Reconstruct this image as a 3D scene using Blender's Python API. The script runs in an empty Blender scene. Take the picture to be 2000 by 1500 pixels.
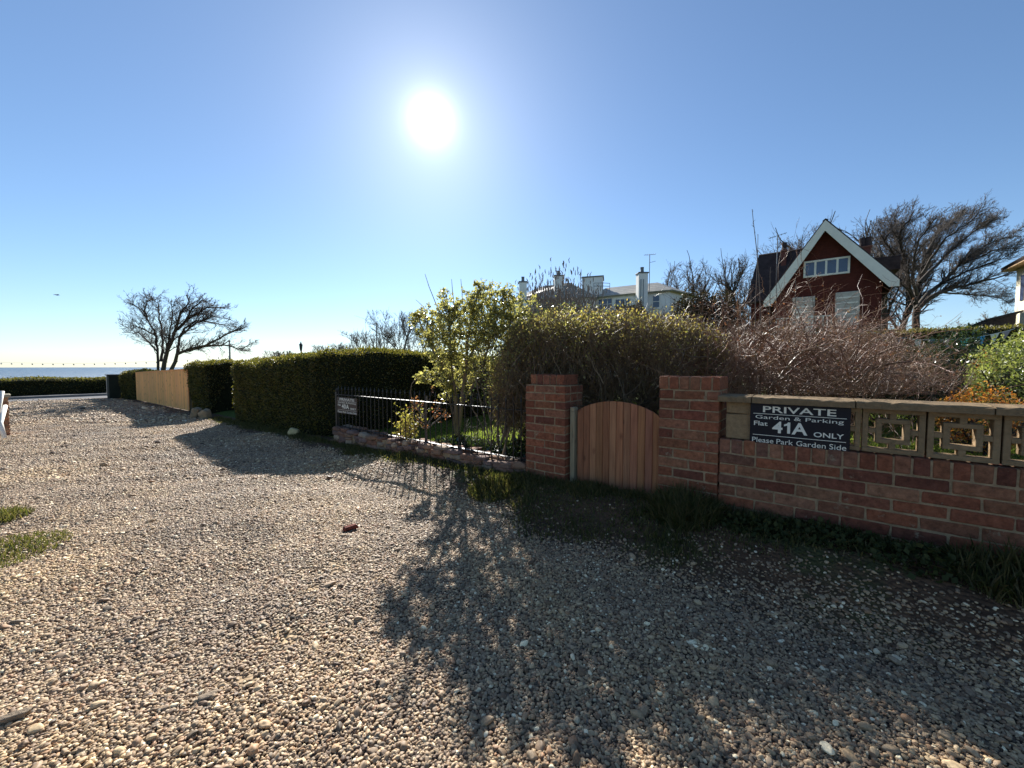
import bpy, math, random
import numpy as np
rad = math.radians
sc = bpy.context.scene
COL = sc.collection
# ------------------------------------------------------------------ camera
F_PX, PITCH, EYE = 752.0, rad(2.59), 1.25
cam_d = bpy.data.cameras.new('camera'); cam = bpy.data.objects.new('camera', cam_d); COL.objects.link(cam)
cam_d.sensor_width = 36; cam_d.lens = 36 * F_PX / 2000; cam_d.clip_start = .05; cam_d.clip_end = 9000
cam.location = (0, 0, EYE); cam.rotation_euler = (rad(90) - PITCH, 0, 0)
sc.camera = cam
# ------------------------------------------------------------------ sun and sky
SUN_AZ, SUN_EL = rad(-11.53), rad(31.3)
sun_v = (math.sin(SUN_AZ) * math.cos(SUN_EL), math.cos(SUN_AZ) * math.cos(SUN_EL), math.sin(SUN_EL))
SUN_STRENGTH, SKY_STRENGTH, EXPOSURE = 5.0, 0.062, 1.22
sl = bpy.data.lights.new('sun', 'SUN'); sl.energy = SUN_STRENGTH; sl.angle = rad(.53); sl.color = (1, .965, .90)
so = bpy.data.objects.new('sun', sl); COL.objects.link(so)
from mathutils import Vector
so.rotation_euler = Vector(sun_v).to_track_quat('Z', 'Y').to_euler()
w = bpy.data.worlds.new('World'); sc.world = w; w.use_nodes = True
nt = w.node_tree; nt.nodes.clear()
def wn(t, **k):
    n = nt.nodes.new(t)
    for a, b in k.items(): setattr(n, a, b)
    return n
def wmath(op, a, b=None, c=None):
    n = wn('ShaderNodeMath', operation=op)
    for i, s in enumerate((a, b, c)):
        if s is None: continue
        if isinstance(s, (int, float)): n.inputs[i].default_value = s
        else: nt.links.new(s, n.inputs[i])
    return n.outputs[0]
sky = wn('ShaderNodeTexSky', sky_type='NISHITA', sun_disc=False, sun_elevation=SUN_EL, sun_rotation=SUN_AZ, altitude=10)
sky.air_density = 1.0; sky.dust_density = .12; sky.ozone_density = 2.6
bg = wn('ShaderNodeBackground'); bg.inputs[1].default_value = SKY_STRENGTH
tc = wn('ShaderNodeTexCoord')
sepz = wn('ShaderNodeSeparateXYZ'); nt.links.new(tc.outputs['Generated'], sepz.inputs[0])
hz_ = wmath('EXPONENT', wmath('MULTIPLY', wmath('MAXIMUM', sepz.outputs[2], 0.), -9.))
cool = wn('ShaderNodeMix', data_type='RGBA'); nt.links.new(hz_, cool.inputs[0]); cool.inputs[6].default_value = (.82, .92, .99, 1); cool.inputs[7].default_value = (.74, .82, 1.0, 1)
mul = wn('ShaderNodeMix', data_type='RGBA', blend_type='MULTIPLY'); mul.inputs[0].default_value = 1.; nt.links.new(sky.outputs[0], mul.inputs[6]); nt.links.new(cool.outputs[2], mul.inputs[7]); nt.links.new(mul.outputs[2], bg.inputs[0]); vm = wn('ShaderNodeVectorMath', operation='DOT_PRODUCT')
nt.links.new(tc.outputs['Generated'], vm.inputs[0]); vm.inputs[1].default_value = sun_v
ang = wmath('MULTIPLY', wmath('ARCCOSINE', wmath('MINIMUM', vm.outputs['Value'], .999999)), 57.2958)
core = wmath('MULTIPLY', wmath('EXPONENT', wmath('MULTIPLY', wmath('POWER', wmath('DIVIDE', ang, 1.2), 1.1), -1)), 1.4)
halo = wmath('MULTIPLY', wmath('EXPONENT', wmath('DIVIDE', ang, -5.0)), .17)
halo2 = wmath('MULTIPLY', wmath('EXPONENT', wmath('DIVIDE', ang, -20.0)), .05)
glow = wn('ShaderNodeBackground'); glow.inputs[0].default_value = (.96, .98, 1, 1)
nt.links.new(wmath('ADD', wmath('ADD', core, halo), halo2), glow.inputs[1])
add = wn('ShaderNodeAddShader'); nt.links.new(bg.outputs[0], add.inputs[0]); nt.links.new(glow.outputs[0], add.inputs[1])
wo = wn('ShaderNodeOutputWorld'); nt.links.new(add.outputs[0], wo.inputs[0])
sc.view_settings.view_transform = 'Standard'; sc.view_settings.look = 'None'
sc.view_settings.exposure = EXPOSURE; sc.view_settings.gamma = 1
sc.cycles.max_bounces = 7; sc.cycles.transparent_max_bounces = 8; sc.cycles.transmission_bounces = 5
# ------------------------------------------------------------------ frames
ORG = np.array([.136, 3.79]); RV = np.array([.79, -.613]); NV = np.array([.613, .79])
def W(x, y, z):                    # boundary frame (x along it to the right, y into the gardens) -> world
    p = ORG + x * RV + y * NV
    return (p[0], p[1], z)
def Wn(A):
    A = np.asarray(A, float); out = np.empty_like(A)
    out[..., 0] = ORG[0] + A[..., 0] * RV[0] + A[..., 1] * NV[0]
    out[..., 1] = ORG[1] + A[..., 0] * RV[1] + A[..., 1] * NV[1]
    out[..., 2] = A[..., 2]
    return out
def toloc(X, Y):
    dx, dy = X - ORG[0], Y - ORG[1]
    return dx * RV[0] + dy * RV[1], dx * NV[0] + dy * NV[1]
def ray(u, v):
    a = (u - 1000) / F_PX; b = (750 - v) / F_PX
    return np.array([a, math.cos(PITCH) + b * math.sin(PITCH), -math.sin(PITCH) + b * math.cos(PITCH)])
def P(u, v, Y):                    # photograph bearing at real distance Y
    d = ray(u, v); s = Y / d[1]
    return np.array([d[0] * s, Y, EYE + d[2] * s])
def PG(u, v, z=0.):
    d = ray(u, v); s = (z - EYE) / d[2]
    return np.array([d[0] * s, d[1] * s, z])
def OW(u, v, y=0.):                # point on a plane parallel to the boundary -> (x, z)
    d = ray(u, v); s = (y + NV @ ORG) / (NV @ d[:2])
    x, _ = toloc(d[0] * s, d[1] * s)
    return x, EYE + d[2] * s
def sstep(a, b, x):
    t = np.clip((x - a) / (b - a), 0, 1); return t * t * (3 - 2 * t)
def nrm(a):
    return a / (np.linalg.norm(a, axis=-1, keepdims=True) + 1e-9)
def base_z(x): return np.interp(x, [-40, -23.5, -20, -12, -9, -4.7, -3.8, -1.8, 0, 1.3, 3.1, 8, 40], [-.2, -.19, -.16, -.06, -.03, .03, .02, .10, .14, .215, .25, .3, .5])
def grav_z(x): return np.interp(x, [-26, 0], [-.2, 0])
def garden_z(x, y): return np.interp(x, [-40, -12, -4, 0, 4, 60], [-.25, 0, .08, .17, .3, .6]) + .03 * np.maximum(y - 6, 0) * np.interp(x, [-8, 3], [0, 1])
SANDP = [(635, 1112, .13, .07), (668, 1100, .10, .05), (600, 1150, .10, .06), (745, 1128, .08, .04), (548, 1240, .12, .07), (470, 1330, .10, .05), (250, 870, .5, .25), (120, 900, .4, .2), (340, 905, .4, .2)]
def sand(X, Y):
    o = np.zeros(np.shape(X))
    for u, v, a, b in SANDP: g = PG(u, v); o = np.maximum(o, np.exp(-((X - g[0]) / a) ** 2 - ((Y - g[1]) / b) ** 2))
    return np.clip(o * (1.1 + .5 * np.sin(X * 31 + Y * 23)), 0, 1)
def wob(x, y): return .018 * np.sin(x * 1.3 + 1) * np.cos(y * 1.7) + .012 * np.sin(x * 3.1 + y * 2.3) + .006 * np.sin(x * 7.7 - y * 6.1)
def ground_l(x, y):
    x = np.asarray(x, float); y = np.asarray(y, float)
    g = grav_z(x); b = base_z(x); f = wob(x, y) * np.interp(x, [-22, -12], [.2, 1])
    z1 = g + (b - g) * sstep(-.95, -.1, y) + f * sstep(.2, -.4, y)
    z2 = b + (garden_z(x, y) - b) * sstep(.1, .6, y)
    z = np.where(y < 0, z1, z2)
    return np.where(x < -30.5, z - sstep(-30.5, -36, x) * 15, z)
def gz(X, Y):
    x, y = toloc(X, Y); return float(ground_l(x, y))
# ------------------------------------------------------------------ materials
MATS = {}
def new_mat(name):
    m = bpy.data.materials.new(name); m.use_nodes = True; m.node_tree.nodes.clear(); MATS[name] = m
    return m
class N:
    def __init__(s, m): s.t = m.node_tree
    def n(s, typ, ins=None, **k):
        n = s.t.nodes.new(typ)
        for a, b in k.items(): setattr(n, a, b)
        for a, b in (ins or {}).items():
            if hasattr(b, 'is_output') or isinstance(b, bpy.types.NodeSocket): s.t.links.new(b, n.inputs[a])
            else: n.inputs[a].default_value = b
        return n
    def ramp(s, fac, stops, interp='LINEAR'):
        n = s.n('ShaderNodeValToRGB'); cr = n.color_ramp; cr.interpolation = interp
        while len(cr.elements) < len(stops): cr.elements.new(.5)
        for e, (p, c) in zip(cr.elements, stops):
            e.position = p; e.color = (*c, 1) if len(c) == 3 else c
        if fac is not None: s.t.links.new(fac, n.inputs[0])
        return n.outputs[0]
    def noise(s, scale, detail=4, rough=.6, vec=None):
        n = s.n('ShaderNodeTexNoise', {'Scale': scale, 'Detail': detail, 'Roughness': rough})
        if vec is not None: s.t.links.new(vec, n.inputs['Vector'])
        return n.outputs[0]
    def mix(s, fac, a, b, mode='MIX'):
        n = s.n('ShaderNodeMix', data_type='RGBA', blend_type=mode)
        for i, v in ((0, fac), (6, a), (7, b)):
            if isinstance(v, bpy.types.NodeSocket): s.t.links.new(v, n.inputs[i])
            else: n.inputs[i].default_value = (*v, 1) if isinstance(v, tuple) and len(v) == 3 else v
        return n.outputs[2]
    def math(s, op, a, b=0., clamp=False):
        n = s.n('ShaderNodeMath', operation=op, use_clamp=clamp)
        for i, v in ((0, a), (1, b)):
            if isinstance(v, bpy.types.NodeSocket): s.t.links.new(v, n.inputs[i])
            else: n.inputs[i].default_value = v
        return n.outputs[0]
    def pos(s): return s.n('ShaderNodeNewGeometry').outputs['Position']
    def attr(s, name='tint'): return s.n('ShaderNodeAttribute', attribute_name=name).outputs['Color']
    def bump(s, h, strength=.3, dist=.01):
        return s.n('ShaderNodeBump', {'Height': h, 'Strength': strength, 'Distance': dist}).outputs[0]
    def out(s, sh): s.n('ShaderNodeOutputMaterial', {'Surface': sh})
    def pbr(s, col, rough=.8, spec=.3, normal=None, metal=0.):
        n = s.n('ShaderNodeBsdfPrincipled', {'Roughness': rough, 'Specular IOR Level': spec, 'Metallic': metal})
        if isinstance(col, bpy.types.NodeSocket): s.t.links.new(col, n.inputs['Base Color'])
        else: n.inputs['Base Color'].default_value = (*col, 1)
        if normal is not None: s.t.links.new(normal, n.inputs['Normal'])
        return n.outputs[0]
def plain(name, col, rough=.7, spec=.3, var=.25, scale=6, bump=0., metal=0.):
    m = new_mat(name); k = N(m); p = k.pos()
    lo = tuple(c * (1 - var) for c in col); hi = tuple(min(1, c * (1 + var)) for c in col)
    c = k.ramp(k.noise(scale, 6, .65, p), [(.3, lo), (.7, hi)])
    nm = k.bump(k.noise(scale * 8, 5, .6, p), bump, .01) if bump else None
    k.out(k.pbr(c, rough, spec, nm, metal)); return m
def tinted(name, rough=.85, spec=.2, scale=20, var=.35, bump=.4, dist=.006, stain=None):
    m = new_mat(name); k = N(m); p = k.pos()
    n1 = k.noise(scale, 8, .7, p); v = k.ramp(n1, [(.25, (1 - var,) * 3), (.75, (1 + var,) * 3)])
    c = k.mix(1., k.attr(), v, 'MULTIPLY')
    if stain:
        f = k.ramp(k.noise(stain[1], 6, .7, p), [(stain[2], (0, 0, 0)), (stain[2] + .1, (1, 1, 1))])
        c = k.mix(f, c, stain[0])
    k.out(k.pbr(c, rough, spec, k.bump(k.noise(scale * 4, 6, .7, p), bump, dist))); return m
def leafy(name, cols, trans=.45, rough=.45, spec=.4, tcol=None):
    m = new_mat(name); k = N(m)
    r = k.n('ShaderNodeNewGeometry').outputs['Random Per Island']
    c = k.ramp(r, [(i / max(1, len(cols) - 1), q) for i, q in enumerate(cols)])
    tc_ = k.mix(1., c, tcol or (1.6, 1.7, .8), 'MULTIPLY')
    tr = k.n('ShaderNodeBsdfTranslucent'); m.node_tree.links.new(tc_, tr.inputs[0])
    mx = k.n('ShaderNodeMixShader', {0: trans}); m.node_tree.links.new(k.pbr(c, rough, spec), mx.inputs[1]); m.node_tree.links.new(tr.outputs[0], mx.inputs[2])
    k.out(mx.outputs[0]); return m
def twigmat(name, cols, rough=.55, spec=.35):
    m = new_mat(name); k = N(m)
    r = k.n('ShaderNodeNewGeometry').outputs['Random Per Island']
    c = k.ramp(r, [(i / max(1, len(cols) - 1), q) for i, q in enumerate(cols)])
    k.out(k.pbr(c, rough, spec)); return m
M_brick = tinted('brick', stain=((.36, .29, .19), 11, .61), bump=1., dist=.012, var=.55, scale=30)
M_mortar = plain('mortar', (.33, .235, .14), .95, .1, .35, 25, .6)
M_conc = tinted('concrete', scale=35, var=.3, bump=.7, stain=((.10, .08, .035), 12, .62))
M_stone = tinted('stone', scale=14, var=.4, bump=.8, dist=.012)
def wood(name, col, dark, scale=1.):
    m = new_mat(name); k = N(m); p = k.pos()
    mp = k.n('ShaderNodeMapping', {'Scale': (26 * scale, 26 * scale, 1.6 * scale)}); m.node_tree.links.new(p, mp.inputs[0])
    g = k.noise(2.2, 6, .6, mp.outputs[0])
    c = k.ramp(g, [(.3, dark), (.6, col)])
    vo = k.n('ShaderNodeTexVoronoi', {'Scale': 1.0}, feature='F1')
    mp2 = k.n('ShaderNodeMapping', {'Scale': (8.5, 8.5, 4.4)}); m.node_tree.links.new(p, mp2.inputs[0]); m.node_tree.links.new(mp2.outputs[0], vo.inputs['Vector'])
    kn = k.ramp(vo.outputs['Distance'], [(.0, (.15, .15, .15)), (.13, (.45, .4, .4)), (.22, (1, 1, 1))])
    c = k.mix(.85, c, k.mix(1., c, kn, 'MULTIPLY'))
    c = k.mix(1., c, k.attr(), 'MULTIPLY')
    k.out(k.pbr(c, .7, .25, k.bump(g, .35, .004))); return m
M_gate = wood('stained_timber', (.38, .175, .085), (.24, .10, .048))
M_post = wood('pale_timber', (.36, .30, .19), (.22, .18, .11))
M_fence = wood('new_timber', (.97, .50, .175), (.76, .36, .12), .8)
M_iron = plain('black_iron', (.012, .012, .014), .42, .5, .4, 60)
M_white = plain('white_paint', (.78, .73, .64), .6, .3, .08, 3)
M_render = plain('white_render', (.84, .81, .75), .9, .15, .09, .8, .2)
M_slate = plain('slate', (.15, .155, .15), .55, .4, .4, 2, .3)
M_darkroof = plain('dark_roof_tile', (.05, .035, .032), .85, .2, .4, 3, .5)
M_glass = plain('window_glass', (.045, .06, .11), .08, .8, .3, 1)
M_soil = None
M_steel = plain('grey_metal', (.18, .19, .2), .45, .5, .2, 10)
M_green = plain('green_paint', (.016, .021, .013), .8, .3, .25, 3)
M_black = plain('black_gloss', (.004, .004, .010), .5, .3, .1, 4)
M_brown = plain('brown_sign', (.05, .028, .022), .4, .4, .2, 4)
M_letter = plain('sign_letter', (.80, .78, .66), .5, .3, .05, 30)
M_bark = twigmat('bark', [(.05, .04, .033), (.085, .07, .055)], .85, .2)
M_barkgrey = twigmat('grey_bark', [(.13, .11, .09), (.2, .17, .14)], .8, .25)
M_twigdark = twigmat('dark_twig', [(.065, .05, .042), (.12, .095, .078)], .7, .25)
M_twig = twigmat('hedge_twig', [(.10, .062, .033), (.17, .112, .06), (.25, .17, .09)], .5, .45)
M_bramble = twigmat('bramble_cane', [(.12, .040, .020), (.20, .085, .040), (.30, .17, .09), (.12, .065, .028)], .45, .5)
M_seed = twigmat('seed_stem', [(.17, .13, .10), (.27, .22, .17)], .6, .3)
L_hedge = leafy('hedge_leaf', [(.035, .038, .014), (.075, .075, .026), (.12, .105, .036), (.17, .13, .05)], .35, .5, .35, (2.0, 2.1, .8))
L_privet = leafy('privet_leaf', [(.26, .18, .08), (.38, .28, .13), (.22, .22, .08), (.46, .36, .18)], .55, .4, .5)
L_shrub = leafy('shrub_leaf', [(.20, .21, .085), (.32, .31, .13), (.13, .15, .06), (.38, .35, .17)], .6, .25, .7, (1.7, 1.6, .95))
L_yellow = leafy('yellow_leaf', [(.32, .28, .10), (.26, .27, .08), (.4, .3, .16)], .5, .4, .4, (1.5, 1.5, .7))
L_red = leafy('reddish_leaf', [(.2, .08, .05), (.3, .16, .08), (.22, .2, .07)], .4, .4, .4, (1.4, 1.1, .8))
L_orange = leafy('orange_leaf', [(.42, .13, .03), (.5, .24, .05), (.36, .28, .08)], .45, .4, .4, (1.5, 1.2, .7))
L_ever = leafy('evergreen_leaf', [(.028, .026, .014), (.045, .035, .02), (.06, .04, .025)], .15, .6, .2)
L_gris = leafy('glossy_leaf', [(.14, .17, .05), (.22, .24, .09), (.30, .30, .15), (.10, .13, .04)], .35, .3, .6)
L_ivy = leafy('ivy_leaf', [(.02, .035, .015), (.04, .06, .02)], .2, .22, .7)
L_grass = leafy('grass_blade', [(.045, .06, .02), (.075, .085, .028), (.15, .125, .06), (.06, .075, .025), (.2, .16, .085)], .45, .5, .3, (1.45, 1.5, .7))
L_lawn = leafy('lawn_blade', [(.12, .17, .04), (.16, .20, .055), (.2, .22, .08)], .55, .5, .3, (1.5, 1.55, .7))
# ground materials
def ground_mat():
    m = new_mat('gravel_ground'); k = N(m); p = k.pos()
    vo = k.n('ShaderNodeTexVoronoi', {'Scale': 38., 'Randomness': 1.}, feature='F1'); m.node_tree.links.new(p, vo.inputs['Vector'])
    sep = k.n('ShaderNodeSeparateColor'); m.node_tree.links.new(vo.outputs['Color'], sep.inputs[0])
    c = k.ramp(sep.outputs[0], [(0, (.05, .038, .03)), (.35, (.12, .09, .065)), (.7, (.22, .17, .12)), (1, (.36, .29, .22))])
    edge = k.ramp(vo.outputs['Distance'], [(.2, (1, 1, 1)), (.62, (.25, .22, .2))])
    c = k.mix(1., c, edge, 'MULTIPLY')
    soil = k.ramp(k.noise(9, 6, .7, p), [(.3, (.05, .027, .014)), (.7, (.14, .075, .038))])
    c = k.mix(k.attr('soil'), c, soil)
    moss = k.ramp(k.noise(3.2, 5, .6, p), [(.52, (0, 0, 0)), (.64, (1, 1, 1))])
    c = k.mix(k.mix(1., moss, k.attr('soil'), 'MULTIPLY'), c, (.06, .058, .018))
    c = k.mix(k.attr('sand'), c, (.34, .235, .125))
    h = k.math('SUBTRACT', 1., vo.outputs['Distance'])
    k.out(k.pbr(c, .8, .3, k.bump(h, 1., .02))); return m
M_ground = ground_mat()
def lawn_mat():
    m = new_mat('lawn'); k = N(m); p = k.pos()
    c = k.ramp(k.noise(14, 7, .7, p), [(.3, (.045, .07, .018)), (.55, (.09, .13, .03)), (.75, (.15, .18, .05))])
    k.out(k.pbr(c, .9, .1, k.bump(k.noise(90, 4, .6, p), .8, .02))); return m
M_lawn = lawn_mat()
M_road = plain('asphalt', (.11, .11, .115), .85, .3, .15, 20, .4)
M_pave = plain('paving', (.22, .21, .2), .85, .3, .15, 5, .3)
M_kerb = plain('kerb_stone', (.2, .19, .18), .85, .3, .15, 5, .3)
def sea_mat():
    m = new_mat('sea_water'); k = N(m)
    mp = k.n('ShaderNodeMapping', {'Scale': (.05, .22, .1), 'Rotation': (0, 0, .9)}); m.node_tree.links.new(k.pos(), mp.inputs[0])
    k.out(k.pbr((.06, .11, .165), .4, .5, k.bump(k.noise(1.5, 8, .65, mp.outputs[0]), .9, 4.))); return m
M_sea = sea_mat()
# ------------------------------------------------------------------ object helpers
def tag(o, label=None, cat=None, group=None, kind=None):
    if label: o['label'] = label
    if cat: o['category'] = cat
    if group: o['group'] = group
    if kind: o['kind'] = kind
    return o
def thing(name, label, cat, loc, group=None):
    o = bpy.data.objects.new(name, None); COL.objects.link(o); o.location = loc; o.empty_display_size = .1
    return tag(o, label, cat, group)
def wloc(o):
    v = Vector(o.location); q = o.parent
    while q: v = v + Vector(q.location); q = q.parent
    return v
def link_mesh(name, me, mats, parent=None, origin=None):
    for mm in (mats if isinstance(mats, (list, tuple)) else [mats]): me.materials.append(mm)
    o = bpy.data.objects.new(name, me); COL.objects.link(o)
    off = np.array(wloc(parent)) if parent else np.array(origin if origin is not None else (0, 0, 0.))
    n = len(me.vertices); co = np.empty(n * 3); me.vertices.foreach_get('co', co)
    co = (co.reshape(-1, 3) - off).ravel(); me.vertices.foreach_set('co', co); me.update()
    if parent: o.parent = parent
    else: o.location = off
    return o
def np_mesh(name, V, F, mats, parent=None, origin=None, smooth=False, tint=None, mi=None, attrs=None):
    V = np.asarray(V, np.float32).reshape(-1, 3); F = np.asarray(F, np.int32); k = F.shape[1]
    me = bpy.data.meshes.new(name); me.vertices.add(len(V)); me.vertices.foreach_set('co', V.ravel())
    me.loops.add(F.size); me.loops.foreach_set('vertex_index', F.ravel())
    me.polygons.add(len(F)); me.polygons.foreach_set('loop_start', np.arange(0, F.size, k, dtype=np.int32))
    me.polygons.foreach_set('loop_total', np.full(len(F), k, np.int32))
    if smooth: me.polygons.foreach_set('use_smooth', np.ones(len(F), bool))
    if mi is not None: me.polygons.foreach_set('material_index', np.asarray(mi, np.int32))
    me.update(calc_edges=True)
    for an, av in ([('tint', tint)] if tint is not None else []) + list((attrs or {}).items()):
        a = me.attributes.new(an, 'FLOAT_COLOR', 'POINT'); c = np.ones((len(V), 4), np.float32); c[:, :3] = av; a.data.foreach_set('color', c.ravel())
    return link_mesh(name, me, mats, parent, origin)
class MB:                                   # polygon collector, world coordinates
    def __init__(s): s.v = []; s.f = []; s.t = []; s.m = []
    def add(s, vs, fs, tint=(1, 1, 1), mi=0):
        b = len(s.v); s.v += [tuple(map(float, q)) for q in vs]; s.t += [tint] * len(vs)
        for f in fs: s.f.append([b + i for i in f]); s.m.append(mi)
    def box(s, x0, x1, y0, y1, z0, z1, fr=W, tint=(1, 1, 1), mi=0, cham=0., jit=0., rng=random):
        j = lambda: rng.uniform(-jit, jit) if jit else 0
        if not cham:
            vs = [fr(x + j(), y + j(), z + j()) for z in (z0, z1) for (x, y) in ((x0, y0), (x1, y0), (x1, y1), (x0, y1))]
            s.add(vs, [(3, 2, 1, 0), (4, 5, 6, 7), (0, 1, 5, 4), (1, 2, 6, 5), (2, 3, 7, 6), (3, 0, 4, 7)], tint, mi); return
        c = cham; vs = []; idx = {}
        for ix in (0, 1):
            for iy in (0, 1):
                for iz in (0, 1):
                    X, Y, Z = (x0, x1)[ix], (y0, y1)[iy], (z0, z1)[iz]; sx, sy, sz = (1, -1)[ix], (1, -1)[iy], (1, -1)[iz]
                    jj = (j(), j(), j())
                    for a, d in enumerate(((0, c, c), (c, 0, c), (c, c, 0))):
                        idx[ix, iy, iz, a] = len(vs); vs.append(fr(X + sx * d[0] + jj[0], Y + sy * d[1] + jj[1], Z + sz * d[2] + jj[2]))
        fs = []
        for a in range(3):                  # main faces
            b_, c_ = [q for q in range(3) if q != a]
            for e in (0, 1):
                ring = []
                for p, q in ((0, 0), (1, 0), (1, 1), (0, 1)):
                    key = [0, 0, 0]; key[a] = e; key[b_] = p; key[c_] = q; ring.append(idx[(*key, a)])
                fs.append(ring)
        for a in range(3):                  # edge faces
            b_, c_ = [q for q in range(3) if q != a]
            for p in (0, 1):
                for q in (0, 1):
                    k0 = [0, 0, 0]; k0[b_] = p; k0[c_] = q; k1 = list(k0); k1[a] = 1
                    fs.append([idx[(*k0, b_)], idx[(*k0, c_)], idx[(*k1, c_)], idx[(*k1, b_)]])
        for key in [(i, k, l) for i in (0, 1) for k in (0, 1) for l in (0, 1)]: fs.append([idx[(*key, a)] for a in range(3)])
        s.add(vs, fs, tint, mi)
    def prism(s, poly, d, tint=(1, 1, 1), mi=0):     # poly: world points, d: extrusion vector
        n = len(poly); q = [np.asarray(p, float) for p in poly]; vs = q + [p + np.asarray(d, float) for p in q]
        s.add(vs, [list(range(n))[::-1], list(range(n, 2 * n))] + [[i, (i + 1) % n, n + (i + 1) % n, n + i] for i in range(n)], tint, mi)
    def tube(s, pts, rads, sides=8, tint=(1, 1, 1), mi=0):
        pts = np.asarray(pts, float)[None]; r = np.full(pts.shape[1], rads) if np.isscalar(rads) else np.asarray(rads, float)
        V, F = tubes(pts, r[None], sides); n = len(V)
        caps = [list(range(sides))[::-1], list(range(n - sides, n))]
        s.add(V, [list(f) for f in F] + caps, tint, mi)
    def build(s, name, mats, parent=None, origin=None, smooth=False, recalc=True):
        me = bpy.data.meshes.new(name); me.from_pydata(s.v, [], s.f); me.polygons.foreach_set('material_index', s.m)
        if smooth: me.polygons.foreach_set('use_smooth', [True] * len(s.f))
        if recalc:
            import bmesh
            bm = bmesh.new(); bm.from_mesh(me); bmesh.ops.recalc_face_normals(bm, faces=bm.faces); bm.to_mesh(me); bm.free()
        a = me.attributes.new('tint', 'FLOAT_COLOR', 'POINT'); c = np.ones((len(s.v), 4), np.float32); c[:, :3] = np.array(s.t); a.data.foreach_set('color', c.ravel())
        return link_mesh(name, me, mats, parent, origin)
ID = lambda x, y, z: (x, y, z)
def tubes(Pt, R, sides=3):
    n, K, _ = Pt.shape
    T = np.empty_like(Pt); T[:, 1:-1] = Pt[:, 2:] - Pt[:, :-2]; T[:, 0] = Pt[:, 1] - Pt[:, 0]; T[:, -1] = Pt[:, -1] - Pt[:, -2]; T = nrm(T)
    ref = np.where(np.abs(T[:, :1, 2:3]) > .9, np.array([1., .1, 0]), np.array([.05, .1, 1.])); ref = np.broadcast_to(ref, T.shape)
    A = nrm(np.cross(T, ref)); B = np.cross(T, A)
    th = np.arange(sides) / sides * 2 * math.pi
    V = Pt[:, :, None] + R[:, :, None, None] * (np.cos(th)[None, None, :, None] * A[:, :, None] + np.sin(th)[None, None, :, None] * B[:, :, None])
    i = np.arange(n)[:, None, None] * K * sides; k = np.arange(K - 1)[None, :, None] * sides; s_ = np.arange(sides)[None, None]
    s2 = (s_ + 1) % sides; a = i + k + s_; b = i + k + s2
    F = np.stack([a, b, b + sides, a + sides], -1).reshape(-1, 4)
    return V.reshape(-1, 3), F
def grow(S, D, L, Rr, spec, rg, wind=(0, 0, 0), env=None):
    S = np.asarray(S, float); D = nrm(np.asarray(D, float)); L = np.asarray(L, float); Rr = np.asarray(Rr, float); wind = np.array(wind, float)
    out = []
    for lv in spec:
        n = len(S); K = lv.get('k', 5); Pt = np.empty((n, K, 3)); Dr = np.empty((n, K, 3)); p = S.copy(); d = D.copy(); st = (L / (K - 1))[:, None]
        for q in range(K):
            Pt[:, q] = p; Dr[:, q] = d
            d = nrm(d + rg.normal(0, lv.get('wander', .15), (n, 3)) + np.array([0, 0, lv.get('up', 0.)]) + wind * lv.get('wind', 1.)); p = p + d * st
        R = Rr[:, None] * np.linspace(1, lv.get('tip', .4), K)[None]
        out.append((Pt, R, Dr))
        c = lv.get('n', 0)
        if not c: break
        idx = np.repeat(np.arange(n), c); t = rg.uniform(lv.get('tmin', .25), 1, len(idx)); seg = np.minimum((t * (K - 1)).astype(int), K - 2); fr = t * (K - 1) - seg
        pos = Pt[idx, seg] * (1 - fr)[:, None] + Pt[idx, seg + 1] * fr[:, None]; db = Dr[idx, seg]
        pr = nrm(np.cross(db, rg.normal(0, 1, db.shape))); a = rg.normal(lv.get('ang', .7), lv.get('angv', .2), len(idx))[:, None]
        nd = nrm(np.cos(a) * db + np.sin(a) * pr); nl = L[idx] * lv.get('ratio', .6) * (1 - .35 * t) * rg.uniform(.6, 1.25, len(idx)); nr = np.interp(t, [0, 1], [1, lv.get('tip', .4)]) * Rr[idx] * lv.get('rr', .6)
        if env is not None:
            ok = env(pos + nd * nl[:, None] * .8); pos, nd, nl, nr = pos[ok], nd[ok], nl[ok], nr[ok]
        S, D, L, Rr = pos, nd, nl, np.maximum(nr, lv.get('rmin', .0008))
    return out
def merge(parts, sides):
    Vs, Fs, b = [], [], 0
    for (Pt, R, _), s_ in zip(parts, sides):
        if not len(Pt): continue
        V, F = tubes(Pt, R, s_); Vs.append(V); Fs.append(F + b); b += len(V)
    return np.concatenate(Vs), np.concatenate(Fs)
def leaves(Pc, size, rg, wr=.55, up=0., axis=None):
    n = len(Pc); size = size * rg.uniform(.6, 1.3, n)[:, None]
    a = nrm(rg.normal(0, 1, (n, 3)) + np.array([0, 0, up]) if axis is None else axis + rg.normal(0, .5, (n, 3)))
    b = nrm(np.cross(a, rg.normal(0, 1, (n, 3)))); c = np.cross(a, b) * .12
    V = np.stack([Pc, Pc + a * size * .5 + b * size * wr * .5 + c * size, Pc + a * size, Pc + a * size * .5 - b * size * wr * .5 + c * size], 1).reshape(-1, 3)
    F = np.arange(n * 4).reshape(-1, 4); return V, F
def tips(parts, rg, per=2, lv=-1):
    Pt = parts[lv][0]; n, K, _ = Pt.shape; idx = np.repeat(np.arange(n), per); t = rg.uniform(.15, 1, len(idx)); s_ = np.minimum((t * (K - 1)).astype(int), K - 2); f = (t * (K - 1) - s_)[:, None]
    return Pt[idx, s_] * (1 - f) + Pt[idx, s_ + 1] * f
exec_rng = np.random.default_rng(11)
rnd = random.Random(5)
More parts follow.
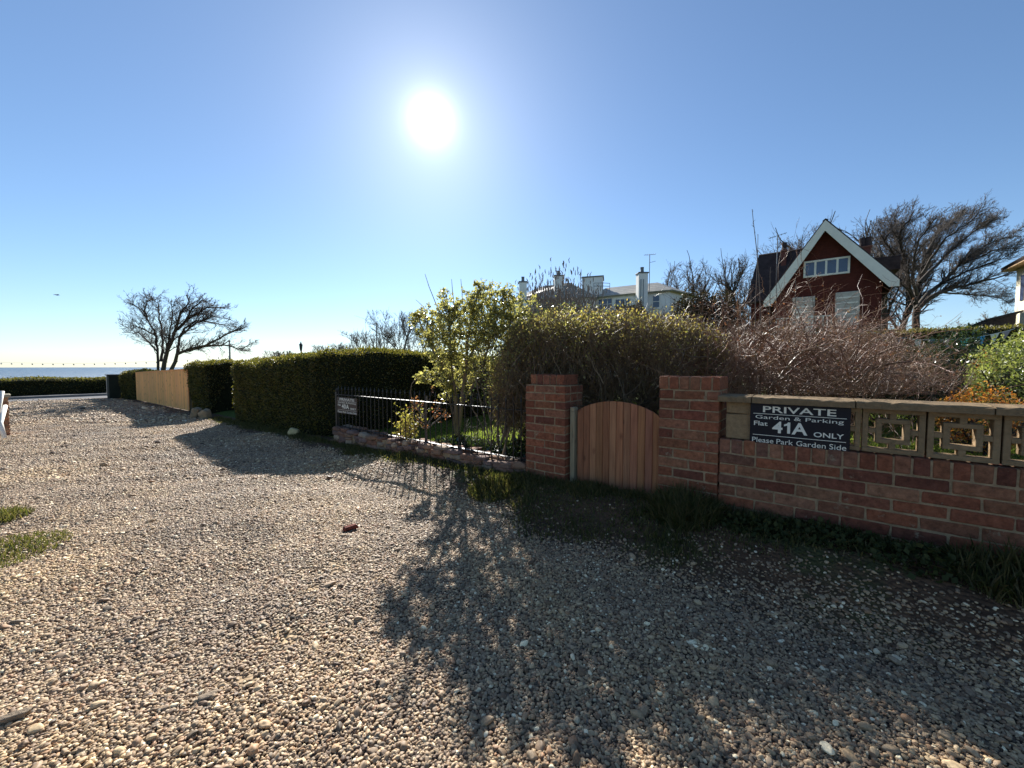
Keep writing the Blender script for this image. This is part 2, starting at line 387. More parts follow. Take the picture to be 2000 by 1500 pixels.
#@@STRUCT
# ================================================================== SETTING
def ground_all():
    SG = []
    xs = np.unique(np.round(np.concatenate([[-700, -200, -60, -45, -38, -36, -34.5, -33, -32, -31, -30.5, -29, -27.5, -26.4, -25.7, -24.5, -23.4], np.arange(-23, -9, .5), np.arange(-9, 4.5, .08), np.arange(4.6, 20, .8), [25, 32, 45, 70, 110, 180]]), 3))
    ys = np.unique(np.round(np.concatenate([[-140, -60, -35, -22, -15, -11, -8], np.arange(-5, -1.2, .08), [-7, -6.5, -6, -5.5], np.arange(-1.2, .8, .08), [.22], np.arange(1, 10, .6), [11, 13, 16, 20, 25, 32, 45, 70, 110, 200, 400]]), 3))
    X, Y = np.meshgrid(xs, ys, indexing='ij'); Z = ground_l(X, Y)
    Vv = Wn(np.stack([X, Y, Z], -1)).reshape(-1, 3); nx, ny = len(xs), len(ys)
    i, j = np.meshgrid(np.arange(nx - 1), np.arange(ny - 1), indexing='ij'); a = i * ny + j
    F = np.stack([a, a + ny, a + ny + 1, a + 1], -1).reshape(-1, 4)
    cx = ((xs[:-1] + xs[1:]) / 2)[i].ravel(); cy = ((ys[:-1] + ys[1:]) / 2)[j].ravel()
    soil = sstep(-1.0, -.5, Y).ravel()[:, None] * np.ones(3)
    sel = {'road': (cx < -23.4) & (cx > -25.7), 'pavement': (cx < -25.7) & (cx > -26.4), 'cliff': cx < -26.4}
    used = sel['road'] | sel['pavement'] | sel['cliff']
    sel['lawn'] = ~used & (cy > .22); sel['ground'] = ~used & (cy <= .22)
    for nme, mt in (('ground', M_ground), ('lawn', M_lawn), ('road', M_road), ('pavement', M_pave), ('cliff', M_lawn)):
        f = F[sel[nme]]; u, inv = np.unique(f, return_inverse=True)
        V2 = Vv[u].copy()
        if nme == 'pavement': V2[:, 2] += .1
        o = np_mesh(nme, V2, inv.reshape(-1, 4), mt, smooth=True, attrs={'soil': soil[u], 'sand': sand(Vv[u][:, 0], Vv[u][:, 1])[:, None] * np.ones(3)}); tag(o, kind='structure')
ground_all()
k_ = MB(); k_.box(-25.72, -25.56, -60, 60, -.4, float(ground_l(-25.6, -5)) + .105); tag(k_.build('kerb', M_kerb, origin=W(-25.6, 0, 0)), kind='structure')
s_ = MB(); s_.add([(-9000, -2000, -15), (9000, -2000, -15), (9000, 9000, -15), (-9000, 9000, -15)], [(0, 1, 2, 3)]); tag(s_.build('sea', M_sea), kind='structure')
# ------------------------------------------------------------------ gravel (instanced pebbles, one object)
def gravel():
    rg = np.random.default_rng(3); pts = []; scl = []; rot = []
    def band(y0, y1, dens, mean, extra=1.2):
        st = 1 / math.sqrt(dens); ys_ = np.arange(y0, y1, st); out = []
        for y in ys_:
            x = np.arange(-1.36 * y - extra, min(1.36 * y + extra, 4.5), st); out.append(np.stack([x, np.full_like(x, y)], 1))
        q = np.concatenate(out); q += rg.uniform(-st * .75, st * .75, q.shape)
        lx, ly = toloc(q[:, 0], q[:, 1])
        edge = np.interp(lx, [-.9, 0, .6, 1.6, 2.2], [-.34, -.58, -.85, -.78, -.62]) + .07 * np.sin(lx * 2.1) + .05 * np.sin(lx * 5.3 + 1) + rg.normal(0, 1, len(q)) * np.interp(lx, [1, 2.2], [.07, .13])
        keep = (ly < edge) & (lx > -23.3) | ((ly < -.15) & (rg.random(len(q)) < .02 + .20 * (lx > 1.5) * sstep(-.25, -.55, ly)))
        bare = np.sin(q[:, 0] * 1.9 + 2.2) * np.sin(q[:, 1] * 1.6 + .4) + .4 * np.sin(q[:, 0] * 5 + q[:, 1] * 4)
        keep &= rg.random(len(q)) > np.clip((bare - .95) * 1.2, 0, .55)
        keep &= rg.random(len(q)) > .8 * sand(q[:, 0], q[:, 1]) * (q[:, 1] < 3.5) + .35 * sand(q[:, 0], q[:, 1]) * (q[:, 1] >= 3.5)
        q = q[keep]; lx, ly = lx[keep], ly[keep]; n = len(q)
        s = mean * np.exp(rg.normal(0, .27, n)) * (1 + (rg.random(n) < .014) * .9)
        sc3 = np.stack([s * rg.uniform(.95, 1.45, n), s * rg.uniform(.75, 1., n), s * rg.uniform(.5, .8, n)], 1)
        z = ground_l(lx, ly) + s * rg.uniform(-.15, .55, n)
        pts.append(np.column_stack([q, z])); scl.append(sc3); rot.append(np.stack([rg.normal(0, .28, n), rg.normal(0, .28, n), rg.uniform(0, 6.283, n)], 1))
    band(.35, 4.2, 11500, .0058); band(4.2, 9, 5200, .0079); band(9, 17, 1000, .0165, 0)
    pts_, scl_, rot_ = map(np.concatenate, (pts, scl, rot))
    me = bpy.data.meshes.new('gravel'); me.vertices.add(len(pts_)); me.vertices.foreach_set('co', pts_.astype(np.float32).ravel())
    for nme, arr in (('scl', scl_), ('rot', rot_)):
        a = me.attributes.new(nme, 'FLOAT_VECTOR', 'POINT'); a.data.foreach_set('vector', arr.astype(np.float32).ravel())
    o = bpy.data.objects.new('gravel', me); COL.objects.link(o); tag(o, 'loose rounded beach shingle covering the driveway', 'gravel', kind='stuff')
    m = new_mat('pebble'); k = N(m)
    r = k.n('ShaderNodeObjectInfo').outputs['Random']
    c = k.ramp(r, [(0, (.075, .048, .036)), (.12, (.18, .12, .085)), (.3, (.36, .265, .185)), (.5, (.20, .145, .115)), (.68, (.48, .37, .265)), (.8, (.27, .155, .10)), (.88, (.33, .26, .205)), (.95, (.055, .042, .035)), (.965, (.64, .55, .43)), (1, (.78, .71, .60))])
    p = k.pos(); patch = k.ramp(k.noise(.75, 5, .6, p), [(.32, (.88, .84, .72)), (.5, (1.2, 1.13, .90)), (.68, (1.5, 1.38, .98))])
    c = k.mix(1., c, patch, 'MULTIPLY')
    c = k.mix(1., c, k.ramp(k.noise(150, 3, .6, p), [(.3, (.75, .75, .75)), (.7, (1.2, 1.2, 1.2))]), 'MULTIPLY')
    k.out(k.pbr(c, .62, .35)); 
    ng = bpy.data.node_groups.new('gravel_scatter', 'GeometryNodeTree'); o.modifiers.new('scatter', 'NODES').node_group = ng
    ng.interface.new_socket('Geometry', in_out='INPUT', socket_type='NodeSocketGeometry'); ng.interface.new_socket('Geometry', in_out='OUTPUT', socket_type='NodeSocketGeometry')
    nn = ng.nodes; ln = ng.links.new
    gi = nn.new('NodeGroupInput'); go = nn.new('NodeGroupOutput'); ip = nn.new('GeometryNodeInstanceOnPoints'); jn = nn.new('GeometryNodeJoinGeometry')
    for v in range(7):
        ico = nn.new('GeometryNodeMeshIcoSphere'); ico.inputs['Radius'].default_value = 1; ico.inputs['Subdivisions'].default_value = 3
        sp = nn.new('GeometryNodeSetPosition'); ns = nn.new('ShaderNodeTexNoise'); ns.noise_dimensions = '4D'; ns.inputs['W'].default_value = v * 3.7; ns.inputs['Scale'].default_value = .9; ns.inputs['Detail'].default_value = 1.5
        sb = nn.new('ShaderNodeVectorMath'); sb.operation = 'SUBTRACT'; sb.inputs[1].default_value = (.5, .5, .5); ln(ns.outputs['Color'], sb.inputs[0])
        ml = nn.new('ShaderNodeVectorMath'); ml.operation = 'SCALE'; ml.inputs['Scale'].default_value = 1.1; ln(sb.outputs[0], ml.inputs[0]); ln(ml.outputs[0], sp.inputs['Offset'])
        ln(ico.outputs[0], sp.inputs['Geometry']); ss = nn.new('GeometryNodeSetShadeSmooth'); ln(sp.outputs[0], ss.inputs[0])
        sm = nn.new('GeometryNodeSetMaterial'); sm.inputs['Material'].default_value = m; ln(ss.outputs[0], sm.inputs[0]); g2 = nn.new('GeometryNodeGeometryToInstance'); ln(sm.outputs[0], g2.inputs[0]); ln(g2.outputs[0], jn.inputs[0])
    ip.inputs['Pick Instance'].default_value = True; ln(gi.outputs[0], ip.inputs['Points']); ln(jn.outputs[0], ip.inputs['Instance'])
    ri = nn.new('FunctionNodeRandomValue'); ri.data_type = 'INT'
    ri.inputs[4].default_value = 0; ri.inputs[5].default_value = 6; ln(ri.outputs[2], ip.inputs['Instance Index'])
    for nme, tgt in (('scl', 'Scale'), ('rot', 'Rotation')):
        na = nn.new('GeometryNodeInputNamedAttribute'); na.data_type = 'FLOAT_VECTOR'; na.inputs['Name'].default_value = nme; ln(na.outputs['Attribute'], ip.inputs[tgt])
    ln(ip.outputs[0], go.inputs[0]); me.materials.append(m)
gravel()
# ------------------------------------------------------------------ grass
def blades(name, X, Y, h, rg, mat, label, lean=.35, wdt=.0045, zoff=0.):
    n = len(X); lx, ly = toloc(X, Y); z = ground_l(lx, ly) + zoff - .004; h = h * rg.uniform(.5, 1.35, n)
    th = rg.uniform(0, 6.283, n); a = np.stack([np.cos(th), np.sin(th), np.zeros(n)], 1) * (wdt * rg.uniform(.7, 1.4, n))[:, None]
    ph = rg.uniform(0, 6.283, n); ln_ = np.abs(rg.normal(0, lean, n)); d = np.stack([np.cos(ph) * ln_, np.sin(ph) * ln_, np.ones(n)], 1); d = nrm(d)
    b = np.stack([X, Y, z], 1); mid = b + d * (h * .55)[:, None]; d2 = nrm(d + np.stack([np.cos(ph), np.sin(ph), -.3 * np.ones(n)], 1) * (.5 * ln_ + .15)[:, None]); tp = mid + d2 * (h * .5)[:, None]
    V = np.stack([b - a, b + a, mid + a * .7, tp, mid - a * .7], 1).reshape(-1, 3); F = np.arange(n * 5).reshape(-1, 5)
    return tag(np_mesh(name, V, F, mat), label, 'grass', kind='stuff')
def scatter(x0, x1, y0, y1, dens, rg):
    n = int((x1 - x0) * (y1 - y0) * dens); lx = rg.uniform(x0, x1, n); ly = rg.uniform(y0, y1, n); return lx, ly
def nz(x, y): return (np.sin(x * 2.7 + 1) * np.cos(y * 3.9 + x) + .6 * np.sin(x * 6.1 + y * 5.2 + 2) + .4 * np.sin(x * 13. - y * 11)) / 2
rg = np.random.default_rng(21)
lx, ly = scatter(-9.5, 3.6, -.95, -.01, 7800, rg)
edge = np.interp(lx, [-.9, 0, .6, 1.6, 2.2], [-.34, -.56, -.84, -.76, -.44]) - .06 * np.sin(lx * 2.1) + .12 * nz(lx * .8, ly)
pk = sstep(0, .3, ly - edge) * (.45 + .55 * sstep(-.5, .3, nz(lx, ly))) * np.where(lx > 1.9, np.where(ly > -.25, 1., .55), 1.)
k = rg.random(len(lx)) < pk; lx, ly = lx[k], ly[k]; wv = Wn(np.stack([lx, ly, ly], -1))
hh = .022 + .028 * sstep(-.2, .6, nz(lx * 1.7, ly * 1.3)) + .035 * sstep(-.25, 0, ly)
blades('verge_grass', wv[:, 0], wv[:, 1], hh, rg, L_grass, 'rough short grass along the foot of the walls')
# longer tufts
def tuft(x, y, r, n, h, nm='grass_tuft', lab='', world=False, lean=.55):
    rg2 = np.random.default_rng(int(abs(x * 100 + y * 37)) + 5); c = np.array(W(x, y, 0))[:2] if not world else np.array([x, y])
    rr = r * np.sqrt(rg2.random(n)); t = rg2.uniform(0, 6.283, n)
    o = blades(nm, c[0] + rr * np.cos(t), c[1] + rr * np.sin(t), np.full(n, h) * (1.1 - .5 * rr / r), rg2, L_grass, lab, lean, .0035)
    del o['kind']; o['category'] = 'grass tuft'; return o
tuft(1.52, -.17, .24, 2600, .17, lab='tall dark grass tuft at the foot of the right gate pillar')
tuft(.75, -.12, .2, 900, .08, lab='small grass tuft in front of the wooden gate')
tuft(-.1, -.35, .26, 1500, .10, lab='bright grass tuft beside the left gate pillar')
tuft(3.0, -.2, .2, 900, .16, lab='dark grass tuft below the pierced blocks at the right end of the brick wall')
for (u, v, r, n, h, lb) in ((-12, 1012, .2, 700, .09, 'grass tuft in the shingle at the left edge, farther one'), (-20, 1075, .38, 2600, .05, 'flat sunlit grass patch in the shingle at the left edge')):
    g_ = PG(u, v); tuft(g_[0], g_[1], r, n, h, 'grass_patch', lb, True)
# lawn blades
rg = np.random.default_rng(22)
lx, ly = scatter(-4.2, 7, .35, 9, 1500, rg); k = rg.random(len(lx)) < np.interp(ly, [0, 3, 9], [1, .8, .45]); lx, ly = lx[k], ly[k]; wv = Wn(np.stack([lx, ly, ly], -1))
blades('lawn_grass', wv[:, 0], wv[:, 1], np.full(len(lx), .055), rg, L_lawn, 'sunlit lawn grass behind the railing and the walls', .5, .006)
#@@WALLS
# ================================================================== BRICKWORK
BR = [(.150, .052, .028), (.170, .060, .031), (.135, .045, .027), (.18, .072, .037), (.150, .057, .033), (.115, .042, .026), (.185, .082, .044), (.16, .068, .038)]
def bcol(r_, x=None):
    c = r_.choice(BR); f = r_.uniform(1.35, 2.0); return tuple(q * f for q in c)
def courses(mb, x0, x1, y0, y1, z0, z1, r_, sides=True, first=0, h=.065, j=.010, pale=None):
    """bricks laid in level courses from the top down, round the four faces of a solid"""
    z = z1; n = first
    while z - h > z0 - .05:
        zb = max(z - h, z0)
        def run(a0, a1, half, fn):
            L, q = .215, a0; ln_ = (.1025 if half else L)
            while q < a1 - .012:
                e = min(q + ln_, a1)
                if a1 - e < .05: e = a1
                fn(q, e); q = e + j; ln_ = L
        pr = lambda: r_.uniform(0, .004)
        def col(x):
            c = bcol(r_)
            if pale and r_.random() < pale(x, z): c = tuple(q * .86 + p * .14 for q, p in zip(c, (.33, .26, .16)))
            return c
        run(x0, x1, n % 2, lambda a, b: mb.box(a, b, y0 - pr(), y0 + .1025, zb, z, tint=col(a), cham=.005, jit=.003, rng=r_))
        if sides:
            run(x0, x1, n % 2, lambda a, b: mb.box(a, b, y1 - .1025, y1, zb, z, tint=col(a), cham=.005, jit=.003, rng=r_))
            for xa, xb in ((x0, x0 + .1025), (x1 - .1025, x1)):
                run(y0 + .1125, y1 - .1125, 1 - n % 2, lambda a, b: mb.box(xa, xb, a, b, zb, z, tint=col(xa), cham=.004, jit=.0015, rng=r_))
        z = zb - j; n += 1
def soldiers(mb, x0, x1, y0, y1, z0, z1, r_, wd=.065, j=.010, pale=None, sides=False):
    q = x0
    while q < x1 - .02:
        e = min(q + wd, x1)
        if x1 - e < .03: e = x1
        c = bcol(r_)
        if pale and r_.random() < pale(q, z1): c = tuple(a * .86 + b * .14 for a, b in zip(c, (.42, .35, .25)))
        mb.box(q, e, y0 - r_.uniform(0, .004), y1, z0 + r_.uniform(-.002, .002), z1 + r_.uniform(-.003, .003), tint=c, cham=.004, jit=.002, rng=r_); q = e + j
def pillar(name, label, x0, x1, y1, ztop, cap_in, zb, seed):
    r_ = random.Random(seed); t = thing(name, label, 'gate pillar', W((x0 + x1) / 2, y1 / 2, zb))
    capz = ztop - .095
    b = MB(); courses(b, x0, x1, 0, y1, zb - .1, capz - .01, r_, first=1)
    b.build('brickwork', M_brick, t)
    c = MB(); soldiers(c, x0 + cap_in, x1 - cap_in, cap_in, y1 - cap_in, capz, ztop, r_); c.build('cap', M_brick, t)
    m = MB(); m.box(x0 + .004, x1 - .004, .0035, y1 - .004, zb - .12, capz - .004, mi=0)
    m.box(x0 + cap_in + .006, x1 - cap_in - .006, cap_in + .006, y1 - cap_in - .006, capz - .0035, ztop - .006)
    m.build('mortar', M_mortar, t); return t
pillar('brick_pillar', 'narrow brick gate pillar with an inset soldier brick cap, left of the wooden gate', 0, .445, .34, 1.172, .035, .13, 1)
pillar('brick_pillar', 'brick gate pillar with flush soldier brick top, right of the wooden gate', 1.285, 1.705, .34, 1.174, 0., .2, 2)
# long brick wall with block screen
def brick_wall():
    r_ = random.Random(9); x0, x1 = 1.712, 6.2
    t = thing('brick_wall', 'low red brick wall topped with pierced concrete blocks and coping slabs', 'wall', W(2.6, .1, .22))
    pale = lambda x, z: .75 * math.exp(-((x - 1.9) / .45) ** 2) * (1 if z > .35 else .4)
    b = MB(); courses(b, x0, x1, 0, .215, .05, .630, r_, sides=True, first=0, pale=pale)
    soldiers(b, x0, x1, 0, .215, .640, .735, r_, pale=pale); b.build('brickwork', M_brick, t)
    m = MB(); m.box(x0 + .006, x1 - .006, .0035, .209, .02, .731); m.build('mortar', M_mortar, t)
    cc = lambda f=1.: tuple(q * f for q in (.27, .185, .10))
    for (a, bx, z0, z1) in ((1.745, 1.9, .742, .915), (1.745, 1.9, .921, 1.0)):
        q = MB(); q.box(a, bx, .035, .135, z0, z1, tint=cc(1.1), cham=.005, jit=.003, rng=r_); q.build('solid_block', M_conc, t)
    bx = 1.93; n = 0
    while bx < 6.0:
        s = .262; q = MB(); y0, y1 = .03, .095; z0, z1 = .742, 1.0; c = cc(r_.uniform(.85, 1.05)); cx = bx + s / 2; cz = (z0 + z1) / 2; f = .026; o_, i_ = .072, .046; aw = .014
        hw, hz = s / 2, (z1 - z0) / 2
        if n == 0 or n == 1: y0 = .032
        B = lambda a0, a1, b0, b1: q.box(cx + a0, cx + a1, y0, y1, cz + b0, cz + b1, tint=c, cham=.002)
        B(-hw, hw, hz - f, hz); B(-hw, hw, -hz, -hz + f); B(-hw, -hw + f, -hz + f, hz - f); B(hw - f, hw, -hz + f, hz - f)
        B(-o_, o_, i_, o_); B(-o_, o_, -o_, -i_); B(-o_, -i_, -i_, i_); B(i_, o_, -i_, i_)
        B(-aw, aw, o_, hz - f); B(-aw, aw, -hz + f, -o_); B(-hw + f, -o_, -aw, aw); B(o_, hw - f, -aw, aw)
        q.build('pierced_block', M_conc, t); bx += s + .008; n += 1
    e = [1.70, 1.907, 2.435, 2.965, 3.5, 4.03, 4.56, 5.1, 5.63, 6.2]
    for a, b2 in zip(e[:-1], e[1:]):
        q = MB(); K = 14; r2 = random.Random(int(a * 99)); w2 = b2 - a - .006
        for i in range(K):                     # weathered slab, slightly uneven front and top edges
            xa = a + w2 * i / K; xb = a + w2 * (i + 1) / K; d0, d1 = [random.Random(int(a * 99) + i + e_).uniform(-.003, .003) for e_ in (0, 1)]
            vs = [W(xa, -.035 + d0, 1.004), W(xb, -.035 + d1, 1.004), W(xb, .175, 1.004), W(xa, .175, 1.004), W(xa, -.035 + d0, 1.036), W(xb, -.035 + d1, 1.036), W(xb, -.028, 1.044 + d1), W(xa, -.028, 1.044 + d0), W(xb, .175, 1.05), W(xa, .175, 1.05)]
            fs = [(0, 1, 5, 4), (4, 5, 6, 7), (7, 6, 8, 9), (3, 2, 1, 0), (2, 3, 9, 8)]
            if i == 0: fs.append((0, 4, 7, 9, 3))
            if i == K - 1: fs.append((1, 2, 8, 6, 5))
            q.add(vs, fs, cc(.8))
        q.build('coping_slab', M_conc, t, smooth=False, recalc=False)
brick_wall()
# ------------------------------------------------------------------ signs
def text_raw(s):
    cu = bpy.data.curves.new('t', 'FONT'); cu.body = s; cu.extrude = .5; cu.offset = TB[0]; cu.resolution_u = 4; cu.fill_mode = 'BOTH'
    o = bpy.data.objects.new('t', cu); COL.objects.link(o); dg = bpy.context.evaluated_depsgraph_get(); me = bpy.data.meshes.new_from_object(o.evaluated_get(dg))
    co = np.empty(len(me.vertices) * 3); me.vertices.foreach_get('co', co); bpy.data.objects.remove(o); bpy.data.curves.remove(cu); return me, co.reshape(-1, 3)
TB = [0.]
def one_raw():                     # a figure 1 with its flag
    q = MB(); pl = [(.22, 0), (.36, 0), (.36, .70), (.25, .70), (.19, .61), (.06, .55), (.06, .44), (.22, .50)]
    q.prism([(x, z, -.5) for x, z in pl], (0, 0, 1)); me = bpy.data.meshes.new('t'); me.from_pydata(q.v, [], q.f); return me, np.array(q.v)
def text_line(s, x0, x1, z0, z1, y, bold, mat, parent, chars=False, thick=.0015):
    """one line of lettering, a mesh per word, fitted between x0..x1 and z0..z1"""
    TB[0] = bold; items = []; pen = 0.
    for wd in (list(s) if chars else s.split(' ')):
        me, co = one_raw() if wd == '1' else text_raw(wd); mn = co[:, 0].min(); co[:, 0] += pen - mn; pen = co[:, 0].max() + (.07 if chars else .34); items.append((me, co))
    lo = min(c[:, 1].min() for _, c in items); hi = max(c[:, 1].max() for _, c in items); wx = max(c[:, 0].max() for _, c in items)
    for me, co in items:
        A = np.stack([x0 + co[:, 0] / wx * (x1 - x0), y - (co[:, 2] + .5) * thick, z0 + (co[:, 1] - lo) / (hi - lo) * (z1 - z0)], 1)
        me.vertices.foreach_set('co', Wn(A).ravel()); me.update(); link_mesh('lettering', me, mat, parent)
def sign(name, label, x0, x1, z0, z1, y, num, mat):
    t = thing(name, label, 'sign', W((x0 + x1) / 2, y, z0)); w_, h_ = x1 - x0, z1 - z0
    q = MB(); q.box(x0, x1, y, y + .004, z0, z1, cham=.001); q.build('panel', mat, t)
    ys = y - .0004; px = lambda a: x0 + a * w_; pz = lambda b: z0 + b * h_
    for s, a0, a1, b0, b1, bo in (('PRIVATE', .14, .87, .79, .945, .012), ('Garden & Parking', .06, .94, .60, .715, 0.), ('Flat', .045, .195, .455, .565, .01), (num, .245, .605, .30, .585, .025), ('ONLY', .665, .945, .285, .40, .012), ('Please Park Garden Side', .03, .97, .035, .155, 0.)):
        text_line(s, px(a0), px(a1), pz(b0), pz(b1), ys, bo, M_letter, t, chars=s == num)
    for b in (.745, .215):
        q = MB(); q.box(px(.035), px(.965), ys - .001, ys, pz(b), pz(b) + .012 * h_); q.build('rule_line', M_letter, t)
sign('sign', 'black PRIVATE Flat 41A sign with cream lettering fixed to the brick wall', 1.895, 2.415, .728, 1.0, .006, '41A', M_black)
# ------------------------------------------------------------------ gate
def gate():
    r_ = random.Random(4); t = thing('wooden_gate', 'reddish brown boarded wooden gate with an arched top between two brick pillars', 'gate', W(.89, .1, .2))
    x0, x1, n, yf = .525, 1.275, 12, .085; bw = (x1 - x0) / n
    top = lambda x: .838 + .112 * (max(0, 1 - ((x - (x0 + x1) / 2) / ((x1 - x0) / 2)) ** 2)) ** .8
    q = MB()
    for i in range(n):
        a, b = x0 + i * bw + .0012, x0 + (i + 1) * bw - .0012; g = .004; f = r_.uniform(.72, 1.15); tn = (f, f * r_.uniform(.9, 1.05), f * r_.uniform(.82, 1.08)); zb = .19 + .0
        prof = [(a, yf + .016), (a, yf + g), (a + g, yf), (b - g, yf), (b, yf + g), (b, yf + .016)]
        K = 5; xs_ = [(p[0], p[1]) for p in prof]
        vs = [W(p[0], p[1], zb) for p in xs_] + [W(p[0], p[1], top(p[0])) for p in xs_]; m_ = len(prof)
        q.add(vs, [list(range(m_)), list(range(m_, 2 * m_))[::-1]] + [[i2, (i2 + 1) % m_, m_ + (i2 + 1) % m_, m_ + i2] for i2 in range(m_)], tn)
    q.build('boards', M_gate, t)
    q = MB(); q.box(.462, .507, .06, .13, .12, .875, tint=(1, 1, 1), cham=.003); q.build('gate_post', M_post, t)
    for z in (.27, .72): q = MB(); q.box(x0 + .02, x1 - .02, yf + .018, yf + .06, z, z + .08, cham=.003); q.build('ledge', M_gate, t)
gate()
# ------------------------------------------------------------------ rubble wall
def stone_mesh(c, d, r_, ang=0.):
    ico = STONE; p = ico * 1.; p = np.sign(p) * np.abs(p) ** .55
    ph = np.array([r_.uniform(0, 6) for _ in range(6)])
    p = p * (1 + .10 * np.sin(p[:, [1]] * 3 + ph[0]) + .08 * np.sin(p[:, [2]] * 4 + ph[1]) + .07 * np.sin(p[:, [0]] * 5 + ph[2]))
    p = p * (np.array(d) / 2) / np.abs(p).max(0)
    ca, sa = math.cos(ang), math.sin(ang); p = np.stack([p[:, 0] * ca - p[:, 2] * sa, p[:, 1], p[:, 0] * sa + p[:, 2] * ca], 1)
    return p + np.array(c)
def _ico():
    import bmesh
    bm = bmesh.new(); bmesh.ops.create_icosphere(bm, subdivisions=3, radius=1); v = np.array([x.co[:] for x in bm.verts]); f = [[q.index for q in a.verts] for a in bm.faces]; bm.free(); return v, f
STONE, STONEF = _ico()
def rubble():
    r_ = random.Random(12); t = thing('stone_wall', 'low rubble wall of reddish flat stones below the iron railing', 'wall', W(-1.9, .15, .08))
    V, F, T = [], [], []; nb = 0
    cols = [(.22, .11, .07), (.27, .16, .10), (.19, .12, .09), (.30, .22, .15), (.24, .13, .085), (.17, .11, .09)]
    def put(c, d, a):
        nonlocal nb
        p = Wn(stone_mesh(c, d, r_, a)); V.append(p); F.append(np.array(STONEF) + nb); nb += len(p); T.append(np.tile(np.array(r_.choice(cols)) * r_.uniform(.75, 1.25), (len(p), 1)))
    for row in (0, 1):
        for yy in ((0.04, .13) if row == 0 else (.05,), (.24, .15)) if True else ():
            pass
    for yc, dy in ((.06, .15), (.21, .18)):
        x = -3.86
        while x < -.02:
            zb = float(base_z(x)) - .06; zt = .262 + .012 * math.sin(x * 3); z = zb
            wd = r_.uniform(.13, .3)
            while z < zt - .02:
                h = min(r_.uniform(.045, .085), zt - z + .015); off = r_.uniform(-.05, .05); w2 = wd * r_.uniform(.75, 1.25)
                cx = min(x + wd / 2 + off, -.02 - w2 / 2)
                put((cx, yc + r_.uniform(-.02, .02), z + h / 2), (w2, dy * r_.uniform(.85, 1.1), h * 1.16), r_.uniform(-.12, .12)); z += h * .93
            x += wd * .93
    o = np_mesh('stones', np.concatenate(V), np.concatenate(F), M_stone, t, smooth=True, tint=np.concatenate(T))
    q = MB(); K = 40
    for i in range(K):
        a, b = -3.83 + 3.8 * i / K, -3.83 + 3.8 * (i + 1) / K; q.box(a, b, .035, .26, float(base_z(a)) - .1, .225, tint=(1, 1, 1))
    q.build('mortar', M_mortar, t)
rubble()
# ------------------------------------------------------------------ railing
def railing():
    t = thing('iron_railing', 'black iron railing with pointed bars standing on the low stone wall', 'railing', W(-1.9, .1, .25)); yr = .12
    for z, th_ in ((.797, .006), (.285, .004)):
        q = MB(); q.box(-3.86, -.01, yr - .02, yr + .02, z - th_, z + th_, cham=.002); q.build('rail', M_iron, t)
    q = MB(); q.box(-3.90, -3.855, yr - .02, yr + .02, .15, .84); q.tube([W(-3.878, yr, .84), W(-3.878, yr, .855), W(-3.878, yr, .88), W(-3.878, yr, .90)], [.012, .022, .022, .004], 8); q.build('post', M_iron, t)
    q = MB(); q.tube([W(-3.78, yr - .024, z) for z in (.22, .5, .87, .885, .90, .945)], [.0062, .0062, .0062, .012, .011, .001], 6); b0 = q.build('bar', M_iron, t)
    n = int((3.78 - .06) / .1015)
    for i in range(1, n + 1):
        c = b0.copy(); COL.objects.link(c); c.parent = t; c.location = Vector(b0.location) + Vector((RV[0], RV[1], 0)) * .1015 * i
        c.rotation_euler = (0, 0, 0)
railing()
def ow_sign():
    xa, zt = OW(656, 775, .07); xb, _ = OW(695, 779, .07); _, zb = OW(657, 806, .07)
    sign('sign', 'brown PRIVATE Flat 40A sign hung on the iron railing', xa, xb, zb, zt, .088, '40A', M_brown)
ow_sign()
